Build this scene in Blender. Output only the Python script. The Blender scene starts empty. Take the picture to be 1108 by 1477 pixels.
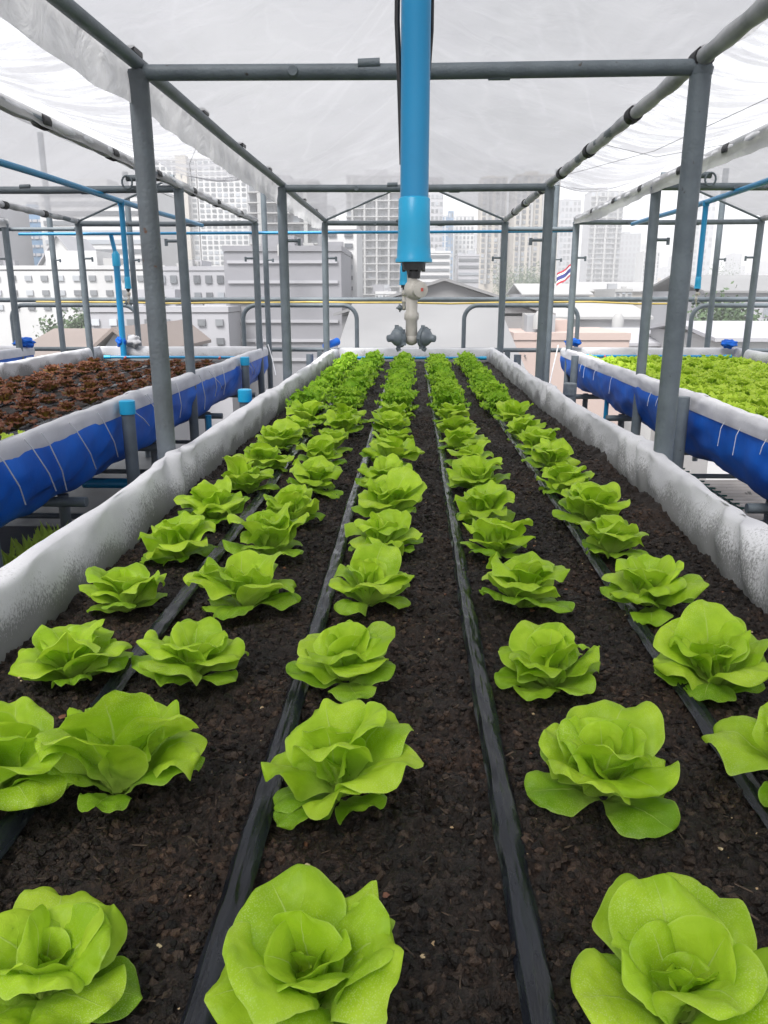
import bpy, math, random
import numpy as np
from mathutils import Vector, Matrix, noise as mn

R = math.radians
SC = bpy.context.scene
COL = SC.collection
rnd = random.Random(7)
PI = math.pi
CZ = 1.55            # eye height above the roof slab

# ------------------------------------------------------------------ camera, sky, sun, exposure
cam = bpy.data.cameras.new('camera'); cam_o = bpy.data.objects.new('camera', cam); COL.objects.link(cam_o)
cam.sensor_fit = 'HORIZONTAL'; cam.sensor_width = 36.0; cam.lens = 36.0 * 1130.0 / 1108.0
cam.clip_start = 0.02; cam.clip_end = 5000
cam_o.location = (0, 0, CZ)
cam_o.rotation_euler = (R(90 - 15.5), 0, R(2.1))
SC.camera = cam_o

SUN_EL, SUN_AZ = R(52), R(205)
w = bpy.data.worlds.new('World'); SC.world = w; w.use_nodes = True
nt = w.node_tree; nt.nodes.clear()
out = nt.nodes.new('ShaderNodeOutputWorld'); bg = nt.nodes.new('ShaderNodeBackground')
sky = nt.nodes.new('ShaderNodeTexSky'); sky.sky_type = 'NISHITA'; sky.sun_disc = False
sky.sun_elevation = SUN_EL; sky.sun_rotation = SUN_AZ; sky.air_density = 1.0; sky.dust_density = 4.0
hsv = nt.nodes.new('ShaderNodeHueSaturation'); hsv.inputs['Saturation'].default_value = 0.12
tcw = nt.nodes.new('ShaderNodeTexCoord'); mpw = nt.nodes.new('ShaderNodeMapping'); mpw.inputs['Scale'].default_value = (1, 1, 2.6)
nzw = nt.nodes.new('ShaderNodeTexNoise'); nzw.inputs['Scale'].default_value = 2.2; nzw.inputs['Detail'].default_value = 6
crw = nt.nodes.new('ShaderNodeValToRGB'); crw.color_ramp.elements[0].position = 0.3; crw.color_ramp.elements[1].position = 0.75
crw.color_ramp.elements[0].color = (5.6, 5.8, 6.3, 1); crw.color_ramp.elements[1].color = (8.4, 8.5, 8.8, 1)
mxw = nt.nodes.new('ShaderNodeMix'); mxw.data_type = 'RGBA'; mxw.inputs[0].default_value = 0.8
nt.links.new(sky.outputs[0], hsv.inputs['Color'])
nt.links.new(tcw.outputs['Generated'], mpw.inputs[0]); nt.links.new(mpw.outputs[0], nzw.inputs[0]); nt.links.new(nzw.outputs[0], crw.inputs[0])
nt.links.new(hsv.outputs[0], mxw.inputs[6]); nt.links.new(crw.outputs[0], mxw.inputs[7])
nt.links.new(mxw.outputs[2], bg.inputs[0]); bg.inputs[1].default_value = 0.073
nt.links.new(bg.outputs[0], out.inputs[0])

sl = bpy.data.lights.new('sun', 'SUN'); sl.energy = 2.4; sl.angle = R(25); sl.color = (1.0, 0.97, 0.93)
so = bpy.data.objects.new('sun', sl); COL.objects.link(so)
so.rotation_euler = (R(90) - SUN_EL, 0, -SUN_AZ + PI)
SC.view_settings.view_transform = 'Standard'; SC.view_settings.look = 'None'
SC.view_settings.exposure = 1.68; SC.view_settings.gamma = 1.0
SC.render.engine = 'CYCLES'
cy = SC.cycles
cy.use_denoising = True
cy.max_bounces = 8; cy.diffuse_bounces = 4; cy.glossy_bounces = 3; cy.transmission_bounces = 6; cy.transparent_max_bounces = 12
cy.volume_bounces = 0; cy.sample_clamp_indirect = 6
cy.caustics_reflective = False; cy.caustics_refractive = False

# ------------------------------------------------------------------ materials
def new_mat(name):
    m = bpy.data.materials.new(name); m.use_nodes = True
    m.node_tree.nodes.clear()
    return m, m.node_tree.nodes, m.node_tree.links
def ramp(N, stops):
    r = N.new('ShaderNodeValToRGB'); e = r.color_ramp.elements
    while len(e) < len(stops): e.new(0.5)
    for k, (p, c) in enumerate(stops):
        e[k].position = p; e[k].color = (*c, 1) if len(c) == 3 else c
    return r
def c3(c): return (*c, 1)
def pmat(name, col, rough=0.5, col2=None, scale=8, detail=6, spots=None, spot_scale=60, spot_lo=0.62, bump=0.0, bscale=80, spec=0.5, stretch=(1, 1, 1), coords='Object', metallic=0.0):
    """painted / mineral surface: a base colour broken by noise, optional chips or stains, bump"""
    m, N, L = new_mat(name)
    o = N.new('ShaderNodeOutputMaterial'); b = N.new('ShaderNodeBsdfPrincipled'); L.new(b.outputs[0], o.inputs[0])
    b.inputs['Roughness'].default_value = rough; b.inputs['Specular IOR Level'].default_value = spec; b.inputs['Metallic'].default_value = metallic
    tc = N.new('ShaderNodeTexCoord'); mp = N.new('ShaderNodeMapping'); mp.inputs['Scale'].default_value = stretch
    L.new(tc.outputs[coords], mp.inputs[0])
    n1 = N.new('ShaderNodeTexNoise'); n1.inputs['Scale'].default_value = scale; n1.inputs['Detail'].default_value = detail
    L.new(mp.outputs[0], n1.inputs[0])
    col2 = col2 or tuple(c * 0.8 for c in col)
    r = ramp(N, [(0.35, col2), (0.65, col)]); L.new(n1.outputs[0], r.inputs[0])
    last = r.outputs[0]
    if spots:
        n2 = N.new('ShaderNodeTexNoise'); n2.inputs['Scale'].default_value = spot_scale; n2.inputs['Detail'].default_value = 3
        L.new(mp.outputs[0], n2.inputs[0])
        r2 = ramp(N, [(spot_lo, (0, 0, 0)), (spot_lo + 0.04, (1, 1, 1))]); L.new(n2.outputs[0], r2.inputs[0])
        mx = N.new('ShaderNodeMix'); mx.data_type = 'RGBA'; L.new(r2.outputs[0], mx.inputs[0]); L.new(last, mx.inputs[6]); mx.inputs[7].default_value = c3(spots)
        last = mx.outputs[2]
    L.new(last, b.inputs['Base Color'])
    if bump:
        n3 = N.new('ShaderNodeTexNoise'); n3.inputs['Scale'].default_value = bscale; n3.inputs['Detail'].default_value = 4
        L.new(mp.outputs[0], n3.inputs[0])
        bp = N.new('ShaderNodeBump'); bp.inputs['Strength'].default_value = bump; bp.inputs['Distance'].default_value = 0.004
        L.new(n3.outputs[0], bp.inputs['Height']); L.new(bp.outputs[0], b.inputs['Normal'])
    return m

def math_node(N, L, op, a, b=None, clamp=False):
    m = N.new('ShaderNodeMath'); m.operation = op; m.use_clamp = clamp
    for k, v in enumerate((a, b)):
        if v is None: continue
        if isinstance(v, (int, float)): m.inputs[k].default_value = v
        else: L.new(v, m.inputs[k])
    return m.outputs[0]

def leaf_mat(name, dark, light, rib, transl=0.4, rough=0.42, dew=0.5, tip=None):
    m, N, L = new_mat(name)
    o = N.new('ShaderNodeOutputMaterial'); b = N.new('ShaderNodeBsdfPrincipled'); tr = N.new('ShaderNodeBsdfTranslucent'); mix = N.new('ShaderNodeMixShader')
    mix.inputs[0].default_value = transl
    L.new(b.outputs[0], mix.inputs[1]); L.new(tr.outputs[0], mix.inputs[2]); L.new(mix.outputs[0], o.inputs[0])
    tc = N.new('ShaderNodeTexCoord'); uv = N.new('ShaderNodeSeparateXYZ'); L.new(tc.outputs['UV'], uv.inputs[0])
    U, V = uv.outputs[0], uv.outputs[1]
    au = math_node(N, L, 'ABSOLUTE', math_node(N, L, 'MULTIPLY', math_node(N, L, 'SUBTRACT', U, 0.5), 2.0))
    n1 = N.new('ShaderNodeTexNoise'); n1.inputs['Scale'].default_value = 22; n1.inputs['Detail'].default_value = 5; L.new(tc.outputs['Object'], n1.inputs[0])
    oi = N.new('ShaderNodeObjectInfo')
    mixv = math_node(N, L, 'ADD', math_node(N, L, 'MULTIPLY', n1.outputs[0], 1.1), math_node(N, L, 'MULTIPLY', math_node(N, L, 'SUBTRACT', oi.outputs['Random'], 0.5), 0.35))
    r = ramp(N, [(0.35, dark), (0.8, light)]); L.new(mixv, r.inputs[0])
    # pale base of the leaf and midrib
    basef = math_node(N, L, 'SUBTRACT', 1.0, math_node(N, L, 'MULTIPLY', V, 2.4), True)
    ribw = math_node(N, L, 'MULTIPLY', math_node(N, L, 'SUBTRACT', 1.05, V), 0.055)
    ribf = math_node(N, L, 'SUBTRACT', 1.0, math_node(N, L, 'DIVIDE', au, ribw), True)
    # side veins: thin lines running forward from the midrib
    vv = math_node(N, L, 'SUBTRACT', V, math_node(N, L, 'MULTIPLY', au, 0.42))
    wob = math_node(N, L, 'MULTIPLY', n1.outputs[0], 0.16)
    sn = math_node(N, L, 'ABSOLUTE', math_node(N, L, 'SINE', math_node(N, L, 'MULTIPLY', math_node(N, L, 'ADD', vv, wob), 19.0)))
    veinf = math_node(N, L, 'MULTIPLY', math_node(N, L, 'SUBTRACT', 1.0, math_node(N, L, 'MULTIPLY', sn, 9.0), True), math_node(N, L, 'SUBTRACT', 1.0, math_node(N, L, 'MULTIPLY', au, 0.9), True))
    f = math_node(N, L, 'MAXIMUM', math_node(N, L, 'MULTIPLY', basef, 0.75), math_node(N, L, 'MAXIMUM', math_node(N, L, 'MULTIPLY', ribf, 0.8), math_node(N, L, 'MULTIPLY', veinf, 0.13)), True)
    mx = N.new('ShaderNodeMix'); mx.data_type = 'RGBA'; L.new(f, mx.inputs[0]); L.new(r.outputs[0], mx.inputs[6]); mx.inputs[7].default_value = c3(rib)
    last = mx.outputs[2]
    edg = math_node(N, L, 'MULTIPLY', math_node(N, L, 'MAXIMUM', math_node(N, L, 'MULTIPLY', math_node(N, L, 'SUBTRACT', au, 0.94), 14.0, True), math_node(N, L, 'MULTIPLY', math_node(N, L, 'SUBTRACT', V, 0.975), 35.0, True), True), 0.45)  # highlight line along the leaf margin, painted into the colour
    me_ = N.new('ShaderNodeMix'); me_.data_type = 'RGBA'; L.new(edg, me_.inputs[0]); L.new(last, me_.inputs[6]); me_.inputs[7].default_value = c3(rib); last = me_.outputs[2]
    if tip:
        tf = math_node(N, L, 'MAXIMUM', math_node(N, L, 'MULTIPLY', math_node(N, L, 'SUBTRACT', V, 0.25), 2.2, True), math_node(N, L, 'MULTIPLY', math_node(N, L, 'SUBTRACT', au, 0.4), 2.2, True), True)
        mt = N.new('ShaderNodeMix'); mt.data_type = 'RGBA'; L.new(tf, mt.inputs[0]); L.new(last, mt.inputs[6]); mt.inputs[7].default_value = c3(tip); last = mt.outputs[2]
    if dew:
        vo = N.new('ShaderNodeTexVoronoi'); vo.inputs['Scale'].default_value = 520; L.new(tc.outputs['Object'], vo.inputs[0])
        n4 = N.new('ShaderNodeTexNoise'); n4.inputs['Scale'].default_value = 12; L.new(tc.outputs['Object'], n4.inputs[0])
        d = math_node(N, L, 'MULTIPLY', math_node(N, L, 'LESS_THAN', vo.outputs['Distance'], 0.36), math_node(N, L, 'MULTIPLY', math_node(N, L, 'SUBTRACT', n4.outputs[0], 0.36), 4.0, True))
        d = math_node(N, L, 'MULTIPLY', d, dew)
        md = N.new('ShaderNodeMix'); md.data_type = 'RGBA'; L.new(d, md.inputs[0]); L.new(last, md.inputs[6]); md.inputs[7].default_value = (0.72, 0.82, 0.42, 1); last = md.outputs[2]
        rr = math_node(N, L, 'SUBTRACT', rough, math_node(N, L, 'MULTIPLY', d, 0.25)); L.new(rr, b.inputs['Roughness'])
    else: b.inputs['Roughness'].default_value = rough
    L.new(last, b.inputs['Base Color']); L.new(last, tr.inputs[0])
    b.inputs['Specular IOR Level'].default_value = 0.25
    n3 = N.new('ShaderNodeTexNoise'); n3.inputs['Scale'].default_value = 110; n3.inputs['Detail'].default_value = 3; L.new(tc.outputs['Object'], n3.inputs[0])
    h = math_node(N, L, 'SUBTRACT', n3.outputs[0], math_node(N, L, 'ADD', math_node(N, L, 'MULTIPLY', veinf, 0.3), math_node(N, L, 'MULTIPLY', ribf, 0.6)))
    bp = N.new('ShaderNodeBump'); bp.inputs['Strength'].default_value = 0.35; bp.inputs['Distance'].default_value = 0.002
    L.new(h, bp.inputs['Height']); L.new(bp.outputs[0], b.inputs['Normal']); L.new(bp.outputs[0], tr.inputs['Normal'])
    return m

def film_mat(name, col, clear, streak=0.0, rough=0.35, folds=6.0, dark=0.0):
    """translucent polythene: scatters daylight through, partly see-through"""
    m, N, L = new_mat(name)
    o = N.new('ShaderNodeOutputMaterial')
    tr = N.new('ShaderNodeBsdfTranslucent'); df = N.new('ShaderNodeBsdfDiffuse'); tp = N.new('ShaderNodeBsdfTransparent'); gl = N.new('ShaderNodeBsdfGlossy')
    a = N.new('ShaderNodeMixShader'); bmix = N.new('ShaderNodeMixShader'); g = N.new('ShaderNodeMixShader')
    tc = N.new('ShaderNodeTexCoord'); mp = N.new('ShaderNodeMapping'); L.new(tc.outputs['Object'], mp.inputs[0])
    mp.inputs['Scale'].default_value = (1, 1, 1)
    n1 = N.new('ShaderNodeTexNoise'); n1.inputs['Scale'].default_value = folds * 0.35; n1.inputs['Detail'].default_value = 7; n1.inputs['Distortion'].default_value = 0.6
    L.new(mp.outputs[0], n1.inputs[0])
    r = ramp(N, [(0.3, tuple(c * (0.94 - dark) for c in col)), (0.7, col)]); L.new(n1.outputs[0], r.inputs[0])
    def ridge(sc, wd, amt, seedoff):
        m3 = N.new('ShaderNodeMapping'); m3.inputs['Location'].default_value = (seedoff, seedoff * .7, 0); m3.inputs['Scale'].default_value = (1, 0.75, 0.5); L.new(tc.outputs['Object'], m3.inputs[0])
        nn = N.new('ShaderNodeTexNoise'); nn.inputs['Scale'].default_value = sc; nn.inputs['Detail'].default_value = 2.5; nn.inputs['Distortion'].default_value = 1.0; L.new(m3.outputs[0], nn.inputs[0])
        q = math_node(N, L, 'ABSOLUTE', math_node(N, L, 'SUBTRACT', nn.outputs[0], 0.5))
        return math_node(N, L, 'MULTIPLY', math_node(N, L, 'SUBTRACT', 1.0, math_node(N, L, 'MULTIPLY', q, 1.0 / wd), True), amt)
    cr_ = math_node(N, L, 'ADD', ridge(0.9, 0.016, 0.07, 0.0), math_node(N, L, 'ADD', ridge(2.3, 0.02, 0.045, 3.3), ridge(0.6, 0.14, 0.10, 7.7)))  # light on the wrinkles, painted into the film colour as paler crease lines
    hs = N.new('ShaderNodeHueSaturation'); L.new(r.outputs[0], hs.inputs['Color']); L.new(math_node(N, L, 'ADD', cr_, 0.92), hs.inputs['Value'])
    L.new(hs.outputs[0], tr.inputs[0]); L.new(hs.outputs[0], df.inputs[0]); tp.inputs[0].default_value = (1, 1, 1, 1)
    a.inputs[0].default_value = 0.22; L.new(tr.outputs[0], a.inputs[1]); L.new(df.outputs[0], a.inputs[2])
    bmix.inputs[0].default_value = clear; L.new(a.outputs[0], bmix.inputs[1]); L.new(tp.outputs[0], bmix.inputs[2])
    if streak:
        mp2 = N.new('ShaderNodeMapping'); mp2.inputs['Scale'].default_value = (0.8, 4, 3); L.new(tc.outputs['Object'], mp2.inputs[0])
        n2 = N.new('ShaderNodeTexNoise'); n2.inputs['Scale'].default_value = 3.0; n2.inputs['Detail'].default_value = 9; n2.inputs['Roughness'].default_value = 0.65; n2.inputs['Distortion'].default_value = 0.5
        L.new(mp2.outputs[0], n2.inputs[0])
        f = math_node(N, L, 'MULTIPLY', math_node(N, L, 'SUBTRACT', n2.outputs[0], 0.44), 6.0, True)
        f = math_node(N, L, 'ADD', math_node(N, L, 'MULTIPLY', f, streak), clear, True)
        L.new(f, bmix.inputs[0])
    n3 = N.new('ShaderNodeTexNoise'); n3.inputs['Scale'].default_value = folds; n3.inputs['Detail'].default_value = 5; n3.inputs['Distortion'].default_value = 1.2
    L.new(mp.outputs[0], n3.inputs[0])
    bp = N.new('ShaderNodeBump'); bp.inputs['Strength'].default_value = 0.5; bp.inputs['Distance'].default_value = 0.02; L.new(n3.outputs[0], bp.inputs['Height'])
    gl.inputs['Roughness'].default_value = rough
    for s in (tr, df, gl): L.new(bp.outputs[0], s.inputs['Normal'])
    g.inputs[0].default_value = 0.05; L.new(bmix.outputs[0], g.inputs[1]); L.new(gl.outputs[0], g.inputs[2])
    L.new(g.outputs[0], o.inputs[0])
    return m

def liner_mat(name, amount=1.0):
    """white felt liner with black algae specks that thicken towards the soil line (v of the UV map)"""
    m, N, L = new_mat(name)
    o = N.new('ShaderNodeOutputMaterial'); b = N.new('ShaderNodeBsdfPrincipled'); L.new(b.outputs[0], o.inputs[0])
    b.inputs['Roughness'].default_value = 0.85; b.inputs['Specular IOR Level'].default_value = 0.2
    tc = N.new('ShaderNodeTexCoord'); uv = N.new('ShaderNodeSeparateXYZ'); L.new(tc.outputs['UV'], uv.inputs[0])
    mp = N.new('ShaderNodeMapping'); mp.inputs['Scale'].default_value = (1, 1, 0.55); L.new(tc.outputs['Object'], mp.inputs[0])
    n1 = N.new('ShaderNodeTexNoise'); n1.inputs['Scale'].default_value = 230; n1.inputs['Detail'].default_value = 5; n1.inputs['Roughness'].default_value = 0.8; L.new(mp.outputs[0], n1.inputs[0])
    n2 = N.new('ShaderNodeTexNoise'); n2.inputs['Scale'].default_value = 6; n2.inputs['Detail'].default_value = 5; L.new(tc.outputs['Object'], n2.inputs[0])
    lv = math_node(N, L, 'MULTIPLY', math_node(N, L, 'SUBTRACT', uv.outputs[1], 0.30), 0.85 * amount, True)
    pch = math_node(N, L, 'MULTIPLY', math_node(N, L, 'SUBTRACT', n2.outputs[0], 0.52), 0.9 * amount)
    lev = math_node(N, L, 'ADD', math_node(N, L, 'ADD', lv, pch), -0.01)
    d = math_node(N, L, 'MULTIPLY', math_node(N, L, 'SUBTRACT', math_node(N, L, 'ADD', n1.outputs[0], lev), 0.62), 6.0, True)
    d = math_node(N, L, 'MULTIPLY', d, 0.66)
    r = ramp(N, [(0.3, (0.50, 0.50, 0.525)), (0.7, (0.66, 0.66, 0.68))]); L.new(n2.outputs[0], r.inputs[0])
    mx = N.new('ShaderNodeMix'); mx.data_type = 'RGBA'; L.new(d, mx.inputs[0]); L.new(r.outputs[0], mx.inputs[6]); mx.inputs[7].default_value = (0.055, 0.055, 0.05, 1)
    L.new(mx.outputs[2], b.inputs['Base Color'])
    n3 = N.new('ShaderNodeTexNoise'); n3.inputs['Scale'].default_value = 34; n3.inputs['Detail'].default_value = 9; n3.inputs['Roughness'].default_value = 0.62; n3.inputs['Distortion'].default_value = 0.7; L.new(tc.outputs['Object'], n3.inputs[0])
    bp = N.new('ShaderNodeBump'); bp.inputs['Strength'].default_value = 0.28; bp.inputs['Distance'].default_value = 0.005; L.new(n3.outputs[0], bp.inputs['Height']); L.new(bp.outputs[0], b.inputs['Normal'])
    return m

def soil_mat(name, island=False):
    m, N, L = new_mat(name)
    o = N.new('ShaderNodeOutputMaterial'); b = N.new('ShaderNodeBsdfPrincipled'); L.new(b.outputs[0], o.inputs[0])
    tc = N.new('ShaderNodeTexCoord')
    n1 = N.new('ShaderNodeTexNoise'); n1.inputs['Scale'].default_value = 150; n1.inputs['Detail'].default_value = 8; n1.inputs['Roughness'].default_value = 0.75; L.new(tc.outputs['Object'], n1.inputs[0])
    src = n1.outputs[0]
    if island:
        ge = N.new('ShaderNodeNewGeometry')
        src = math_node(N, L, 'ADD', math_node(N, L, 'MULTIPLY', n1.outputs[0], 0.6), math_node(N, L, 'MULTIPLY', ge.outputs['Random Per Island'], 0.42))
    r = ramp(N, [(0.30, (0.004, 0.003, 0.0025)), (0.48, (0.012, 0.008, 0.006)), (0.64, (0.034, 0.022, 0.016)), (0.82, (0.085, 0.057, 0.040))]); L.new(src, r.inputs[0])
    n2 = N.new('ShaderNodeTexNoise'); n2.inputs['Scale'].default_value = 5; n2.inputs['Detail'].default_value = 5; L.new(tc.outputs['Object'], n2.inputs[0])
    r2 = ramp(N, [(0.32, (0.6, 0.65, 0.66)), (0.5, (1.0, 1.0, 1.0)), (0.7, (1.5, 1.3, 1.15))]); L.new(n2.outputs[0], r2.inputs[0])
    mx = N.new('ShaderNodeMix'); mx.data_type = 'RGBA'; mx.blend_type = 'MULTIPLY'; mx.inputs[0].default_value = 1; L.new(r.outputs[0], mx.inputs[6]); L.new(r2.outputs[0], mx.inputs[7])
    L.new(mx.outputs[2], b.inputs['Base Color'])
    b.inputs['Roughness'].default_value = 0.6; b.inputs['Specular IOR Level'].default_value = 0.3
    n3 = N.new('ShaderNodeTexNoise'); n3.inputs['Scale'].default_value = 300; n3.inputs['Detail'].default_value = 6; L.new(tc.outputs['Object'], n3.inputs[0])
    bp = N.new('ShaderNodeBump'); bp.inputs['Strength'].default_value = 1.0; bp.inputs['Distance'].default_value = 0.004; L.new(n3.outputs[0], bp.inputs['Height']); L.new(bp.outputs[0], b.inputs['Normal'])
    return m

M = {}
M['wrap'] = pmat('rolled_white_plastic', (0.50, 0.50, 0.52), 0.45, (0.26, 0.27, 0.28), 7, bump=0.5, bscale=30)
M['steel'] = pmat('grey_painted_steel', (0.128, 0.155, 0.175), 0.5, (0.098, 0.120, 0.138), 14, spots=(0.05, 0.045, 0.042), spot_scale=34, spot_lo=0.71, bump=0.45, bscale=130)
M['steel_rust'] = pmat('worn_grey_steel', (0.118, 0.138, 0.155), 0.5, (0.088, 0.100, 0.112), 10, spots=(0.10, 0.045, 0.025), spot_scale=24, spot_lo=0.73, bump=0.6, bscale=100)
M['soil'] = soil_mat('dark_potting_soil'); M['crumb'] = soil_mat('soil_crumb', True)
M['liner'] = liner_mat('white_felt_liner'); M['liner_grey'] = liner_mat('grey_felt_liner', 0.8)
M['tarp'] = pmat('blue_tarpaulin', (0.005, 0.145, 0.66), 0.5, (0.003, 0.085, 0.46), 4, bump=0.8, bscale=12, spec=0.25)
M['pvc'] = pmat('blue_pvc_pipe', (0.006, 0.25, 0.50), 0.32, (0.006, 0.22, 0.45), 6, spots=(0.05, 0.22, 0.36), spot_scale=60, spot_lo=0.73)
M['pvc_light'] = pmat('pale_blue_pvc_fitting', (0.010, 0.36, 0.62), 0.35, (0.008, 0.31, 0.55), 6)
M['black'] = pmat('black_plastic', (0.012, 0.012, 0.014), 0.4, (0.02, 0.02, 0.022), 20, bump=0.2)
M['beige'] = pmat('beige_nylon', (0.52, 0.49, 0.44), 0.45, (0.42, 0.40, 0.36), 60, bump=0.15)
M['greyplastic'] = pmat('grey_nylon', (0.15, 0.18, 0.20), 0.45, (0.11, 0.13, 0.15), 60, bump=0.2)
M['red'] = pmat('red_plastic', (0.45, 0.06, 0.04), 0.4)
M['yellow'] = pmat('yellow_hose_rubber', (0.62, 0.47, 0.14), 0.5, (0.5, 0.36, 0.08))
M['string'] = pmat('white_nylon_string', (0.75, 0.76, 0.78), 0.6)
M['film'] = film_mat('milky_polythene', (0.25, 0.25, 0.262), 0.24, dark=0.05)
M['film_edge'] = film_mat('milky_polythene_hem', (0.62, 0.62, 0.63), 0.08, folds=8)
M['film_clear'] = film_mat('wet_clear_polythene', (0.36, 0.36, 0.38), 0.14, streak=0.7, folds=6, rough=0.15)
M['floor'] = pmat('dark_wet_concrete', (0.055, 0.060, 0.063), 0.55, (0.028, 0.031, 0.034), 2.5, bump=0.4, bscale=20)
M['awning'] = pmat('weathered_corrugated_cement', (0.34, 0.31, 0.29), 0.8, (0.19, 0.175, 0.165), 1.8, spots=(0.08, 0.075, 0.07), spot_scale=9, spot_lo=0.66, bump=0.4, bscale=30)
M['mesh_green'] = pmat('green_wire_mesh', (0.03, 0.16, 0.12), 0.5)
M['lettuce'] = leaf_mat('butterhead_leaf', (0.31, 0.51, 0.016), (0.50, 0.71, 0.042), (0.52, 0.68, 0.16), dew=0.28)
M['lettuce_outer'] = leaf_mat('butterhead_outer_leaf', (0.19, 0.38, 0.012), (0.34, 0.56, 0.03), (0.50, 0.66, 0.16), dew=0.2)
M['lettuce_heart'] = leaf_mat('butterhead_heart_leaf', (0.35, 0.55, 0.02), (0.52, 0.72, 0.05), (0.58, 0.72, 0.22), transl=0.45, dew=0.15)
M['frilly'] = leaf_mat('frilly_leaf', (0.22, 0.45, 0.015), (0.45, 0.69, 0.05), (0.34, 0.56, 0.10), dew=0.0, rough=0.5)
M['oakred'] = leaf_mat('red_oak_leaf', (0.30, 0.20, 0.03), (0.36, 0.26, 0.05), (0.40, 0.40, 0.08), dew=0.0, rough=0.5, transl=0.3, tip=(0.19, 0.072, 0.042))
M['young'] = leaf_mat('young_yellow_green_leaf', (0.40, 0.58, 0.03), (0.62, 0.78, 0.10), (0.5, 0.66, 0.12), dew=0.0, rough=0.5)
M['chip'] = pmat('pale_wood_chip', (0.50, 0.40, 0.24), 0.7, (0.30, 0.19, 0.10), 60)
M['fibre'] = pmat('brown_fibre', (0.085, 0.055, 0.035), 0.8, (0.03, 0.02, 0.014), 60)
M['chip_red'] = pmat('brown_bark_chip', (0.20, 0.075, 0.035), 0.7, (0.12, 0.05, 0.03), 60)

def tape_mat():
    m, N, L = new_mat('black_drip_tape')
    o = N.new('ShaderNodeOutputMaterial'); b = N.new('ShaderNodeBsdfPrincipled'); L.new(b.outputs[0], o.inputs[0])
    tc = N.new('ShaderNodeTexCoord'); mp = N.new('ShaderNodeMapping'); mp.inputs['Scale'].default_value = (6, 1, 1); L.new(tc.outputs['Object'], mp.inputs[0])
    n = N.new('ShaderNodeTexNoise'); n.inputs['Scale'].default_value = 14; n.inputs['Detail'].default_value = 5; n.inputs['Distortion'].default_value = 0.4; L.new(mp.outputs[0], n.inputs[0])
    r = ramp(N, [(0.3, (0.006, 0.007, 0.010)), (0.75, (0.016, 0.019, 0.027))]); L.new(n.outputs[0], r.inputs[0]); L.new(r.outputs[0], b.inputs['Base Color'])
    rr = ramp(N, [(0.35, (0.13,) * 3), (0.7, (0.36,) * 3)]); L.new(n.outputs[0], rr.inputs[0]); L.new(rr.outputs[0], b.inputs['Roughness'])
    b.inputs['Specular IOR Level'].default_value = 0.38
    bp = N.new('ShaderNodeBump'); bp.inputs['Strength'].default_value = 0.6; bp.inputs['Distance'].default_value = 0.004; L.new(n.outputs[0], bp.inputs['Height']); L.new(bp.outputs[0], b.inputs['Normal'])
    return m
M['tape'] = tape_mat()

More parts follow.
